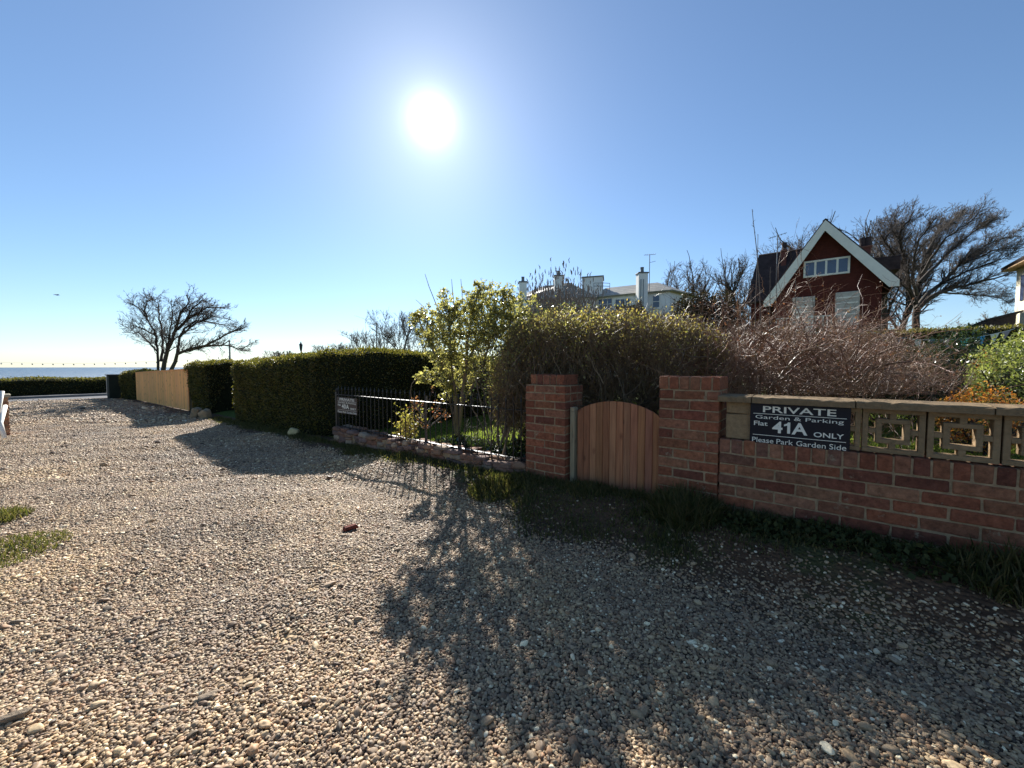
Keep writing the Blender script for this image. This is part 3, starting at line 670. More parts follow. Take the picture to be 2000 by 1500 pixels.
#@@HEDGES
# ================================================================== CLIPPED HEDGES
def hedge(name, label, cat, rings, leafmat, dens, size, seed, origin, bumpy=.024, core=(.02, .025, .012)):
    """rings: list of cross-sections (each an array (m,3) in world coordinates, open from base to base over the top)"""
    rg = np.random.default_rng(seed); R = np.array(rings, float); n, m, _ = R.shape
    # subdivide
    def sub(A, f):
        t = np.linspace(0, len(A) - 1, (len(A) - 1) * f + 1); i = np.minimum(t.astype(int), len(A) - 2); w_ = (t - i).reshape(-1, *([1] * (A.ndim - 1))); return A[i] * (1 - w_) + A[i + 1] * w_
    R = sub(R, 6); R = sub(R.transpose(1, 0, 2), 6).transpose(1, 0, 2); n, m, _ = R.shape
    V = R.reshape(-1, 3); c = V.mean(0)
    d = bumpy * (np.sin(V[:, 0] * 5 + V[:, 2] * 7) * np.cos(V[:, 1] * 6 + V[:, 2] * 3) + .6 * np.sin(V[:, 0] * 13 + V[:, 1] * 11 + V[:, 2] * 17))
    i, j = np.meshgrid(np.arange(n - 1), np.arange(m - 1), indexing='ij'); a = i * m + j; F = np.stack([a, a + m, a + m + 1, a + 1], -1).reshape(-1, 4)
    # normals
    Q = V[F]; fn = np.cross(Q[:, 2] - Q[:, 0], Q[:, 3] - Q[:, 1]); ar = np.linalg.norm(fn, axis=1) / 2; fn = nrm(fn)
    vn = np.zeros_like(V); 
    for q in range(4): np.add.at(vn, F[:, q], fn)
    vn = nrm(vn); mid = V.reshape(n, m, 3)[:, m // 2]; inner = V.reshape(n, m, 3).mean(1); up = mid[:, 2].mean() - inner[:, 2].mean()
    if vn.reshape(n, m, 3)[:, m // 2, 2].mean() < 0: vn = -vn; fn = -fn
    V = V + vn * d[:, None]
    caps = []
    Vc = V - vn * .03
    Vall = [Vc]; Fall = [F]; b = len(Vc)
    for e in (0, n - 1):
        ring = Vc.reshape(n, m, 3)[e]; cen = ring.mean(0); Vall.append(np.vstack([ring, cen])); k = len(ring)
        Fall.append(np.array([[b + q, b + (q + 1) % k, b + k, b + k] for q in range(k)])); b += k + 1
    cum = np.cumsum(ar); tot = cum[-1]; N_ = int(tot * dens)
    fi = np.searchsorted(cum, rg.random(N_) * tot); fi = np.minimum(fi, len(F) - 1); s, t_ = rg.random(N_), rg.random(N_)
    Q = V[F[fi]]; p = (Q[:, 0] * (1 - s[:, None]) + Q[:, 1] * s[:, None]) * (1 - t_[:, None]) + (Q[:, 3] * (1 - s[:, None]) + Q[:, 2] * s[:, None]) * t_[:, None]
    p = p + fn[fi] * rg.uniform(-.05, .012, N_)[:, None] + np.array([0, 0, 1]) * (rg.random(N_) ** 3 * .05 * (fn[fi][:, 2] > .4))[:, None]
    ax = fn[fi] + np.array([0, 0, .35])
    # end caps leaves
    for e, sg in ((0, -1), (n - 1, 1)):
        ring = V.reshape(n, m, 3)[e]; cen = ring.mean(0); axd = nrm(inner[e] - inner[e - 1 if e else 1]); area = .5 * np.abs(np.linalg.norm(np.cross(ring[m // 2] - ring[0], ring[-1] - ring[0]))) * 2
        k2 = int(area * dens * 1.1); ii = rg.integers(0, m, k2); r1, r2 = rg.random(k2), np.sqrt(rg.random(k2)); q = ring[ii] * (1 - r1)[:, None] + ring[(ii + 1) % m] * r1[:, None]; q = cen + (q - cen) * r2[:, None]
        p = np.vstack([p, q + axd * rg.uniform(-.03, .03, k2)[:, None]]); ax = np.vstack([ax, np.tile(axd, (k2, 1))])
    th_ = thing(name, label, cat, origin)
    np_mesh('dark_core', np.concatenate(Vall), np.concatenate(Fall), MATS['hedge_core'], th_)  # solid dark shell added just under the leaves, in place of real branching
    Vl, Fl = leaves(p, size, rg, .62, axis=ax); np_mesh('foliage', Vl, Fl, leafmat, th_); return th_
plain('hedge_core', (.018, .020, .010), .95, .05, .5, 20)
def ring(x, yf, yb, zb, zt, taper=0., rnd_=.14, y_lean=0.):
    return [(x, yf + taper, zb), (x, yf + taper * .3, zb + (zt - zb) * .45), (x, yf, zt - rnd_), (x, yf + rnd_ * .45, zt - rnd_ * .25), (x, (yf + yb) / 2, zt + .02), (x, yb - rnd_ * .45, zt - rnd_ * .25), (x, yb, zt - rnd_), (x, yb, zb)]
rs = [Wn(ring(x, .0 + dy, 1.0, float(base_z(x)) - .03, zt, .06)) for x, zt, dy in ((-8.6, 1.36, .06), (-8.3, 1.38, 0), (-7.4, 1.36, .02), (-6.4, 1.42, -.02), (-5.4, 1.45, 0), (-4.85, 1.47, .03), (-4.62, 1.42, .10))]
hedge('clipped_hedge', 'long clipped dark green hedge between the iron railing and the garden opening', 'hedge', rs, L_hedge, 2300, .036, 31, W(-6.6, .5, .02))
# the return of that hedge running back into the garden
def ring2(y, xl, xr, zb, zt, r_=.16):
    return [(xr, y, zb), (xr, y, zb + (zt - zb) * .5), (xr, y, zt - r_), (xr - r_ * .45, y, zt - r_ * .25), ((xl + xr) / 2, y, zt + .03), (xl + r_ * .45, y, zt - r_ * .25), (xl, y, zt - r_), (xl, y, zb)]
rs = [Wn(ring2(y, -4.95, xr, .02, zt)) for y, xr, zt in ((.12, -4.62, 1.40), (.35, -4.2, 1.5), (1.2, -3.95, 1.56), (2.4, -3.9, 1.50), (3.6, -3.85, 1.45), (5.0, -3.8, 1.43), (6.4, -3.8, 1.42))]
hedge('clipped_hedge', 'tall shaded hedge running back into the garden behind the iron railing', 'hedge', rs, L_hedge, 2000, .038, 32, W(-4.4, 3, .05))
rs = [Wn(ring(x, yf, 1.3, float(base_z(x)) - .03, zt, tp, .12)) for x, zt, yf, tp in ((-12.75, 1.26, .1, .3), (-12.55, 1.33, .02, .2), (-11.8, 1.37, 0, .1), (-11.0, 1.38, 0, .1), (-10.75, 1.34, .06, .1))]
hedge('clipped_hedge', 'short clipped hedge block between the timber fence and the garden opening', 'hedge', rs, L_hedge, 1900, .042, 33, W(-11.7, .6, -.05))
rs = [Wn(ring(x, yf, .9, -.22, zt, .06, .2)) for x, zt, yf in ((-22.45, .85, -.05), (-22.2, 1.02, -.25), (-21.1, 1.09, -.1), (-20.5, 1.06, -.05), (-20.25, .98, .05))]
hedge('clipped_hedge', 'rounded dark hedge clump between the green cabinet and the timber fence', 'hedge', rs, L_hedge, 1200, .045, 34, W(-21, .4, -.17))
rs = [Wn([(xf - .0, y, -.22), (-26.75, y, .2), (-26.8, y, zt - .08), (-27.0, y, zt), (-27.5, y, zt), (-27.7, y, zt - .1), (-27.7, y, .1), (-27.7, y, -.3)]) for y, zt, xf in ((-26, .62, -26.7), (-14, .63, -26.7), (-8, .62, -26.7), (-4, .64, -26.7), (0, .66, -26.7), (5, .66, -26.7), (12, .66, -26.7))]
hedge('clipped_hedge', 'low dark seafront hedge beyond the road', 'hedge', rs, L_hedge, 500, .07, 35, W(-27, -2, -.2), .05)
# right-hand garden: clipped hedge behind the bunting
rs = [np.array([(x, y, .3), (x, y, 1.2), (x, y, zt - .1), (x, y + .15, zt), (x, y + .7, zt + .02), (x, y + .9, zt), (x, y + 1, zt - .2), (x, y + 1, .3)]) for x, y, zt in ((7.8, 10.4, 2.0), (9.5, 10.2, 2.12), (11, 10, 2.2), (13, 9.8, 2.26), (16, 9.6, 2.3))]
hedge('clipped_hedge', 'brownish green clipped hedge behind the bunting in the right garden', 'hedge', rs, L_hedge, 900, .05, 36, (11, 10.5, .3), .05)
# ------------------------------------------------------------------ timber fence, cabinet, dark gate, boulders
def timber_fence():
    r_ = random.Random(8); t = thing('timber_fence', 'pale new closeboard timber fence beyond the hedge block', 'fence', W(-16.3, 0, -.1))
    x = -20.15; q = MB()
    zt = lambda x: float(np.interp(x, [-20.2, -12.4], [.985, 1.16])); zb = lambda x: float(base_z(x)) + .02
    while x < -12.3:
        w2 = .105; f = r_.uniform(.86, 1.1); tn = (f, f * r_.uniform(.95, 1.03), f * r_.uniform(.88, 1.05)); d = .0
        vs = [W(x, .0, zb(x)), W(x + w2, .012, zb(x)), W(x + w2, .034, zb(x)), W(x, .022, zb(x)), W(x, .0, zt(x)), W(x + w2, .012, zt(x)), W(x + w2, .034, zt(x)), W(x, .022, zt(x))]
        q.add(vs, [(3, 2, 1, 0), (4, 5, 6, 7), (0, 1, 5, 4), (1, 2, 6, 5), (2, 3, 7, 6), (3, 0, 4, 7)], tn); x += .1
    q.build('boards', M_fence, t)
    for a in np.arange(-20.1, -12.4, .96): q = MB(); q.prism([W(a, .04, zb(a) - .1), W(a + .08, .04, zb(a) - .1), W(a + .08, .04, zt(a)), W(a, .04, zt(a))], np.array(W(0, .08, 0)) - np.array(W(0, 0, 0))); q.build('post', M_post, t)
    q = MB(); q.prism([W(-20.15, -.015, zt(-20.15)), W(-12.3, -.015, zt(-12.3)), W(-12.3, -.015, zt(-12.3) + .03), W(-20.15, -.015, zt(-20.15) + .03)], np.array(W(0, .07, 0)) - np.array(W(0, 0, 0)), tint=(1, .95, .9)); q.build('capping_rail', M_fence, t)
timber_fence()
t = thing('utility_cabinet', 'dark green street cabinet with a dark lid at the end of the hedges', 'cabinet', W(-22.4, -.6, -.18))
q = MB(); q.box(-23.15, -22.5, -.55, -.05, -.22, .84, cham=.01); q.build('body', M_green, t)
q = MB(); q.box(-23.2, -22.48, -.6, -.0, .842, .90, cham=.008); q.build('lid', M_iron, t)
q = MB(); q.box(-23.185, -23.152, -.56, -.53, -.1, .8); q.build('corner_strip', M_white, t)
t = thing('garden_gate', 'dark blue black gate in the opening between two hedges', 'gate', W(-9.7, .95, -.04))
for a in (-10.72, -8.78): q = MB(); q.box(a, a + .08, .9, .98, -.1, 1.2, cham=.004); q.build('post', M_iron, t)
plain('navy_paint', (.012, .014, .04), .5, .4, .2, 4); q = MB()
for i in range(14): q.box(-10.62 + i * .13, -10.5 + i * .13, .93, .95, .02, 1.1 - .0 * i, cham=.002)
q.box(-10.62, -8.8, .952, .98, .25, .33); q.box(-10.62, -8.8, .952, .98, .85, .93); q.build('boards', MATS['navy_paint'], t)
def boulder(u, v, zg, d, lab, seed, col):
    r_ = random.Random(seed); g = PG(u, v, zg); p = stone_mesh((0, 0, 0), d, r_, r_.uniform(-.4, .4)) + np.array([g[0], g[1], zg + d[2] * .35])
    tag(np_mesh('boulder', p, np.array(STONEF), M_stone, origin=(g[0], g[1], zg), smooth=True, tint=np.tile(col, (len(p), 1))), lab, 'boulder', 'boulders at the hedge foot')
boulder(383, 815, -.03, (.2, .2, .3), 'upright tan boulder nearer the timber fence at the foot of the hedge block', 1, (.27, .2, .12))
boulder(401, 818, -.03, (.26, .22, .3), 'rounded tan boulder below the right corner of the hedge block', 2, (.30, .23, .14))
boulder(575, 851, .03, (.2, .18, .17), 'small pale boulder at the foot of the long clipped hedge', 3, (.45, .38, .2))
# ------------------------------------------------------------------ left edge: pier and white rail
def left_edge():
    r_ = random.Random(17); g = PG(-9, 846); fr = lambda x, y, z: (g[0] + x * .6 + y * -.8, g[1] + x * .8 + y * .6, z)
    t = thing('brick_pier', 'small weathered brick pier with a flat cap at the left edge of the driveway', 'pier', (g[0] - .2, g[1], -.07))
    q = MB(); z = -.08; n = 0
    while z < .66:
        for i in range(2 if n % 2 else 3):
            a = [(-.17, .05), (.06, .17)] if n % 2 else [(-.17, -.07), (-.06, .07), (.08, .17)]
            x0, x1 = a[i]; q.box(x0, x1, -.0 + r_.uniform(0, .004), .34, z, z + .065, fr, tint=tuple(c * f for c, f in zip(bcol(r_), (1.3, 1.7, 1.8))), cham=.004, jit=.002, rng=r_)
        z += .075; n += 1
    q.build('brickwork', M_brick, t)
    q = MB(); q.box(-.163, .163, .006, .334, -.1, z - .012, fr); q.build('mortar', M_mortar, t)
    q = MB(); q.box(-.2, .2, -.03, .37, z - .008, z + .05, fr, tint=(.34, .3, .22), cham=.012); q.build('cap', M_conc, t)
    t2 = thing('white_handrail', 'white metal handrail with a slanting post at the far left edge', 'handrail', (g[0] - .1, g[1] - .6, 0))
    a = P(4, 764, 7.0); b = P(-3, 800, 6.9); q = MB(); q.tube([a, b, (b[0] - .05, b[1], -.03)], .03, 8); q.build('post', M_white, t2, smooth=True)
    a2 = P(1, 826, 6.3); b2 = P(9, 857, 6.2); q = MB(); q.tube([a2 + np.array([-.3, .3, .25]), a2, b2], .028, 8); q.build('rail', M_white, t2, smooth=True)
left_edge()
#@@PLANTS
# ================================================================== PLANTS
def plant(name, label, cat, origin, stems, sides, smat, leaf=None, lmat=None, leafV=None, group=None, smooth=True, pn=('stems', 'foliage')):
    t = thing(name, label, cat, tuple(origin), group)
    V, F = merge(stems, sides); np_mesh(pn[0], V, F, smat, t, smooth=smooth)
    if leafV is not None: np_mesh(pn[1], leafV[0], leafV[1], lmat, t)
    return t
def cat_leaf(*L):
    V, F, b = [], [], 0
    for v, f in L: V.append(v); F.append(f + b); b += len(v)
    return np.concatenate(V), np.concatenate(F)
def ell(c, r, pw=2.): 
    c = np.array(c); r = np.array(r); return lambda p: (np.abs((p - c) / r) ** pw).sum(-1) < 1
# --- leafy shrub behind the railing
# --- brown privet hedge behind the gate
rg = np.random.default_rng(52)
def privet_top(X, Y):
    u = 1000 + X / Y * F_PX; v = np.interp(u, [960, 1000, 1040, 1090, 1150, 1250, 1330, 1390, 1440], [745, 652, 630, 618, 620, 626, 634, 656, 704]); return EYE + (716 - v) / F_PX * Y + .03 * np.sin(X * 9 + Y * 4) + .045 * np.sin(X * 4.1 + Y * 2) + .03 * np.sin(X * 23 + Y * 17)
def env_p(p):
    X, Y, Z = p[..., 0], p[..., 1], p[..., 2]; front = np.interp(X, [-.4, .6, 1.6, 2.8], [4.1, 3.75, 3.6, 3.5]) + .05 * np.sin(X * 8 + Z * 5)
    return (Z < privet_top(X, Y) - .12 * sstep(.3, 0, Y - front)) & (X > -.3) & (X < .56 * Y) & (Y > front) & (Y < 5.7)
n = 112; X = rg.uniform(-.3, 2.8, n); Y = rg.uniform(3.95, 5.5, n); S = np.stack([X, Y, np.full(n, .15)], 1); D = np.stack([rg.normal(0, .25, n), rg.normal(-.05, .25, n), np.ones(n)], 1)
st = grow(S, D, rg.uniform(1.3, 1.9, n), rg.uniform(.008, .017, n), [dict(k=9, wander=.11, n=20, tmin=.12, ratio=.42, ang=.8, rr=.5), dict(k=6, wander=.22, up=.12, n=9, ratio=.5, ang=.7, rr=.6, tmin=.2, rmin=.0022), dict(k=5, wander=.25, up=.2, n=3, ratio=.55, ang=.6, rr=.7, rmin=.0018), dict(k=4, wander=.25, up=.15)], rg, env=env_p)
# clip whatever pokes out
for i_, (Pt, R, Dr) in enumerate(st):
    ok = env_p(Pt[:, -1]); st[i_] = (Pt[ok], R[ok], Dr[ok])
n = 30000; X = rg.uniform(-.2, 2.9, n); Y = rg.uniform(3.5, 5.6, n); Z = privet_top(X, Y) - .02 - np.abs(rg.normal(0, .28, n)); q_ = np.stack([X, Y, Z], 1); front = np.interp(X, [-.4, .6, 1.6, 2.8], [4.1, 3.75, 3.6, 3.5]); k = env_p(q_) & (rg.random(n) < np.clip(1.1 - (Y - front) * .55, .3, 1) * np.clip(1.3 - (privet_top(X, Y) - Z) * 1.2, .15, 1)); q_ = q_[k]; n = len(q_)
st += grow(q_, np.stack([rg.normal(0, .35, n), rg.normal(-.15, .35, n), np.ones(n)], 1), rg.uniform(.05, .22, n), np.full(n, .0019), [dict(k=4, wander=.2, tip=.6)], rg)
m_ = 90; X = rg.uniform(-.05, 2.2, m_); fr_ = np.interp(X, [-.4, .6, 1.6, 2.8], [4.1, 3.75, 3.6, 3.5]); S2 = np.stack([X, fr_ + rg.uniform(-.02, .25, m_), rg.uniform(.6, 1.45, m_)], 1); s2 = grow(S2, np.stack([rg.normal(0, .8, m_), rg.normal(-.1, .15, m_), rg.uniform(.1, 1.2, m_)], 1), rg.uniform(.35, .8, m_), rg.uniform(.003, .007, m_), [dict(k=9, wander=.16, up=.03, n=7, ratio=.4, rr=.5), dict(k=5, wander=.2)], rg)
for Pt, R_, Dr in s2: ok = Pt[:, -1, 2] < privet_top(Pt[:, -1, 0], Pt[:, -1, 1]) + .06; st.append((Pt[ok], R_[ok], Dr[ok]))
p = np.vstack([tips(st[:4], rg, 1), tips(st[:5], rg, 1)]); up_ = sstep(-.6, -.02, p[:, 2] - privet_top(p[:, 0], p[:, 1])); k = rg.random(len(p)) < (.12 + .88 * up_); p = p[k]
plant('privet_bush', 'big dense brown twiggy bush with a rounded clipped top behind the wooden gate', 'bush', (1.2, 4.8, .15), st, [5, 3, 3, 3, 3, 4, 3], M_twig, leafV=leaves(p, .028, rg, .5, up=.8), lmat=L_privet)
pb = [o for o in COL.objects if o.name.startswith('privet_bush')][0]; k = (rg.random(len(p)) < .75 * sstep(1.3, .1, p[:, 0])); Vg, Fg = leaves(p[k] + rg.normal(0, .03, (k.sum(), 3)), .032, rg, .55); np_mesh('green_foliage', Vg, Fg, L_shrub, pb)
# --- brambles behind the brick wall
rg = np.random.default_rng(53)
def behind(st):
    out = []
    for Pt, R, Dr in st:
        ok = (toloc(Pt[..., 0], Pt[..., 1])[1] > .32).all(1) & (Pt[..., 2] > .22).all(1); q0 = (Pt[..., 0] / Pt[..., 1]).max(1) > .66; lo_ = (Pt[..., 2] < EYE - .075 * Pt[..., 1]).any(1); ok &= ~(q0 & lo_ & (np.random.default_rng(len(Pt)).random(len(Pt)) < .9)); out.append((Pt[ok], R[ok], Dr[ok]))
    return out
def bram_top(X, Y):
    u = 1000 + X / Y * F_PX; v = np.interp(u, [1380, 1430, 1500, 1600, 1700, 1760, 1830, 1900, 1950], [665, 640, 628, 625, 632, 655, 695, 725, 765]) - 62 * np.maximum(0, np.sin(u * .9 + Y * 40)) ** 6; return EYE + (716 - v) / F_PX * Y
n = 460; q_ = rg.uniform(.56, 1.12, n); Y = rg.uniform(3.0, 4.7, n) + 1.3 * sstep(.74, .86, q_); X = q_ * Y; g0 = np.full(n, .25)
S = np.stack([X, Y, g0], 1); D = np.stack([rg.normal(0, .6, n), rg.normal(0, .4, n), np.ones(n)], 1); Lc = np.clip((bram_top(X, Y) - .25) * rg.uniform(.75, 1.35, n), .3, 2.4)
st = grow(S, D, Lc, rg.uniform(.0035, .0075, n), [dict(k=12, wander=.17, up=-.06, n=9, tmin=.15, ratio=.38, ang=.75, rr=.55, tip=.3, rmin=.0016), dict(k=6, wander=.25, up=-.03, n=3, ratio=.5, ang=.7, rr=.7, rmin=.0014), dict(k=4, wander=.3)], rg, env=lambda p: (p[:, 2] < bram_top(p[:, 0], p[:, 1]) + .12) & (p[:, 0] / p[:, 1] > .5) & (p[:, 0] / p[:, 1] < 1.2))
n2 = 330; q_ = rg.uniform(.53, .97, n2); Y = rg.uniform(3.5, 4.8, n2); S2 = np.stack([q_ * Y, Y, rg.uniform(.8, 1.3, n2)], 1); sg_ = np.sign(rg.normal(0, 1, n2))
s2 = grow(S2, np.stack([sg_ * rg.uniform(.3, 1.1, n2), rg.normal(0, .3, n2), rg.uniform(.8, 1.6, n2)], 1), rg.uniform(.6, 1.35, n2) * np.interp(q_, [.55, .8, .9, 1.0], [1, 1, .6, .35]), rg.choice([.003, .004, .005, .0085], n2), [dict(k=12, wander=.14, up=-.10, n=7, tmin=.2, ratio=.35, ang=.8, rr=.6, tip=.35, rmin=.0016), dict(k=6, wander=.25, n=2, ratio=.5, rmin=.0014), dict(k=4, wander=.3)], rg)
st = [tuple(np.concatenate([a[i], b[i]]) if i < 3 else None for i in range(3)) for a, b in zip(st, s2)]; st = behind(st)
p = tips(st, rg, 1); k = rg.random(len(p)) < .25; p = p[k]
plant('bramble_thicket', 'tangled red brown brambles arching above the brick wall', 'brambles', (2.9, 3.7, .25), st, [4, 3, 3], M_bramble, leafV=leaves(p, .02, rg, .6), lmat=L_red)
# dead low tangle that fills the lower part of the thicket
n = 2100; q_ = rg.uniform(.52, 1.02, n); far = sstep(.74, .86, q_); Y = rg.uniform(3.2, 5.2, n) + 1.4 * far; X = q_ * Y; Z = rg.uniform(.25, 1.5, n) * (1 - far) + rg.uniform(.85, 1.65, n) * far * np.interp(q_, [.8, .9, 1.1], [1, .8, .6]); S = np.stack([X, Y, Z], 1)
st = grow(S, rg.normal(0, 1, (n, 3)) + np.array([0, 0, .2]), rg.uniform(.3, .8, n), rg.uniform(.0018, .0045, n), [dict(k=8, wander=.25, up=-.05, n=2, ratio=.5, rr=.8, rmin=.0014), dict(k=4, wander=.3)], rg); st = behind(st)
plant('dead_undergrowth', 'dense dry undergrowth at the base of the brambles behind the brick wall', 'undergrowth', (2.9, 4.0, .25), st, [3, 3], M_bramble)
# --- tall thin whips
rg = np.random.default_rng(54); b = [P(1486, 700, 4.2), P(1472, 700, 4.3), P(1503, 700, 4.2), P(1465, 700, 4.3), P(1512, 700, 4.4), P(1548, 690, 4.2)]
st = grow(b, [(.01, 0, 1)] * 6, [1.62, 1.38, .98, 1.0, 1.06, .8], [.008, .007, .006, .006, .006, .006], [dict(k=12, wander=.02, tip=.35, n=22, ratio=.035, ang=.6, tmin=.05), dict(k=3)], rg)
plant('sapling_shoots', 'cluster of tall thin upright shoots rising above the brambles left of the red house', 'sapling', (b[0][0], 4.2, .3), st + [(np.array([[q - np.array([0, 0, q[2] - .25]), q] for q in b]), np.full((6, 2), .009), None)], [5, 3, 5], M_twigdark)
# --- seed-head shrub
rg = np.random.default_rng(55); n = 190; X = rg.uniform(.2, 1.6, n); Y = rg.uniform(6.8, 7.9, n); S = np.stack([X, Y, np.full(n, .3)], 1)
top = np.interp(X, [.2, .4, .8, 1.2, 1.5, 1.75], [2.1, 2.6, 2.72, 2.66, 2.4, 2.0]); st = grow(S, np.stack([rg.normal(0, .06, n), rg.normal(0, .06, n), np.ones(n)], 1), (top - .3) * rg.uniform(.8, 1.05, n), np.full(n, .008), [dict(k=9, wander=.04, tip=.4, n=9, tmin=.45, ratio=.22, ang=.35, rr=.5), dict(k=5, wander=.1, up=.15)], rg)
e = np.vstack([st[1][0][:, -1], st[0][0][:, -1]]); hd = np.stack([e, e + rg.normal(0, .01, e.shape) + np.array([0, 0, .045]), e + rg.normal(0, .012, e.shape) + np.array([0, 0, .09])], 1); hr = np.tile([.006, .009, .003], (len(e), 1))
plant('buddleia_bush', 'upright bush of dry grey brown flower heads in front of the white house roof', 'bush', (1.0, 7.3, .3), list(st) + [(hd, hr, None)], [4, 3, 4], M_seed)
# --- evergreen domes
def dome(name, label, c, r, n, size, lmat, seed, smat=None, up=.2, cat='bush', pw=2.2, shell=.55):
    rg = np.random.default_rng(seed); c = np.array(c, float); r = np.array(r, float)
    d = nrm(rg.normal(0, 1, (n, 3))); f = rg.uniform(shell, 1, n) ** .6; lump = 1 + .10 * np.sin(d[:, 0] * 7 + seed) + .09 * np.sin(d[:, 2] * 9 + d[:, 1] * 6) + .06 * np.sin(d[:, 0] * 17 + d[:, 2] * 15)
    p = c + d * r * (f * lump)[:, None]; g = gz(c[0], c[1]); p = p[p[:, 2] > g]
    b = np.array([c[0], c[1], g - .02]); m = 14
    st = grow(np.tile(b, (m, 1)) + rg.normal(0, .05, (m, 3)) * [1, 1, 0], np.stack([rg.normal(0, .5, m) * r[0] / r[2], rg.normal(0, .5, m), np.ones(m)], 1), np.full(m, (c[2] + r[2] - g) * .8), np.full(m, .012 * r[0] + .01), [dict(k=6, wander=.1, n=8, ratio=.45, ang=.7), dict(k=5, wander=.2, n=6, ratio=.5, rmin=.003), dict(k=4, wander=.2)], rg, env=ell(c, r * .97))
    ax = d[: len(p)] * 0
    return plant(name, label, cat, b, st, [6, 4, 3], smat or M_bark, leafV=leaves(p, size, rg, .4, up=up), lmat=lmat)
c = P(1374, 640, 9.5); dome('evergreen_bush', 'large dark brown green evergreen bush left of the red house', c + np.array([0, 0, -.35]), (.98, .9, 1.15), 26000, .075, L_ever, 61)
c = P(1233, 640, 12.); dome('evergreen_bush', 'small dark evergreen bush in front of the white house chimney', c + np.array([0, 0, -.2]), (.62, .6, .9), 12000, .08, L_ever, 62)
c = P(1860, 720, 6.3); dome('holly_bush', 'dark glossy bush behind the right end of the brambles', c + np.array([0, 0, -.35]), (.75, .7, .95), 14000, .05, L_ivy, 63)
c = P(1500, 740, 6.4); dome('added_dark_bush', 'dark leafy mass added behind the left part of the brambles to darken their gaps', c, (1.05, .6, .95), 9000, .05, L_ever, 67)  # added backing so the gaps between the left canes read dark
c = P(1660, 745, 6.6); dome('added_dark_bush', 'dark leafy mass added behind the middle of the brambles to darken their gaps', c, (1.1, .6, .95), 9000, .05, L_ever, 68)  # second added backing, keeps the middle of the thicket dark between canes
c = P(2010, 745, 4.9); dome('glossy_shrub', 'pale green glossy leaved shrub at the right edge above the brick wall', c + np.array([.12, 0, -.15]), (.66, .6, .84), 15000, .048, L_gris, 64, up=.5)
c = P(1920, 800, 4.2); dome('orange_shrub', 'low shrub with orange and red leaves beside the glossy leaved shrub', c + np.array([0, 0, -.1]), (.42, .35, .36), 2600, .034, L_orange, 65)
c = P(1927, 690, 5.4); dome('orange_shrub', 'small red leaved shrub just below the bunting', c + np.array([0, 0, -.25]), (.12, .12, .35), 350, .035, L_orange, 66)
# --- small yellow leaved shrub, pruned stump, arching stalk, ivy (left garden)
rg = np.random.default_rng(71); T = P(800, 855, 5.3); T[2] = gz(T[0], T[1]); n = 16
st = grow(np.tile(T, (n, 1)), np.stack([rg.normal(0, .28, n), rg.normal(0, .25, n), np.ones(n)], 1), rg.uniform(.35, .62, n), np.full(n, .005), [dict(k=6, wander=.12, n=7, ratio=.45, tmin=.2), dict(k=4, wander=.2)], rg)
plant('yellow_shrub', 'small shrub of yellowish leaves just behind the iron railing', 'shrub', T, st, [4, 3], M_bramble, leafV=leaves(tips(st, rg, 9), .032, rg, .5), lmat=L_yellow)
T = P(834, 868, 5.15); T[2] = gz(T[0], T[1])
st = grow([T, T + np.array([.0, .02, .35]), T + np.array([0, 0, .4]), T + np.array([0, 0, .3])], [(.0, 0, 1), (.6, 0, 1), (-.5, 0, 1), (.8, .1, .8)], [.75, .4, .38, .35], [.019, .012, .012, .01], [dict(k=7, wander=.04, tip=.75, n=7, tmin=.3, ratio=.4, ang=.8, rr=.3), dict(k=5, wander=.15, n=4, ratio=.5), dict(k=4, wander=.2)], rg)
plant('pruned_sapling', 'grey pruned sapling trunk with short twigs behind the iron railing', 'sapling', T, st, [8, 4, 3], M_barkgrey, leafV=leaves(tips(st, rg, 2), .03, rg, .6), lmat=L_red)
a = [P(u, v, 5.3) for u, v in ((812, 850), (806, 800), (802, 765), (804, 750), (812, 741), (825, 736))]; q = MB(); q.tube(a, [.005, .005, .004, .004, .004, .003], 5)
tag(q.build('plant_stalk', M_seed, origin=a[0], smooth=True), 'single pale stalk bending over above the railing', 'stalk')
rg = np.random.default_rng(72); n = 5200; lx = rg.uniform(-1.75, -.03, n) ; ly = .3 + rg.uniform(0, .5, n) ** 1.2; hz = .16 + rg.random(n) ** 1.6 * (.14 + .45 * sstep(-.75, -.05, lx) * rg.random(n)); A = Wn(np.stack([lx, ly, hz], 1))
b = Wn(np.stack([np.linspace(-1.6, -.1, 20), np.full(20, .45), np.full(20, .15)], 1)); st = grow(b, np.stack([rg.normal(0, .3, 20), rg.normal(0, .3, 20), np.ones(20)], 1), np.full(20, .4), np.full(20, .006), [dict(k=5, wander=.15, n=6, ratio=.6), dict(k=4, wander=.2)], rg)
plant('ivy_clump', 'dark glossy ivy spilling over the stone wall beside the left gate pillar', 'ivy', W(-.9, .4, .15), st, [4, 3], M_twigdark, leafV=leaves(A, .045, rg, .8), lmat=L_ivy)
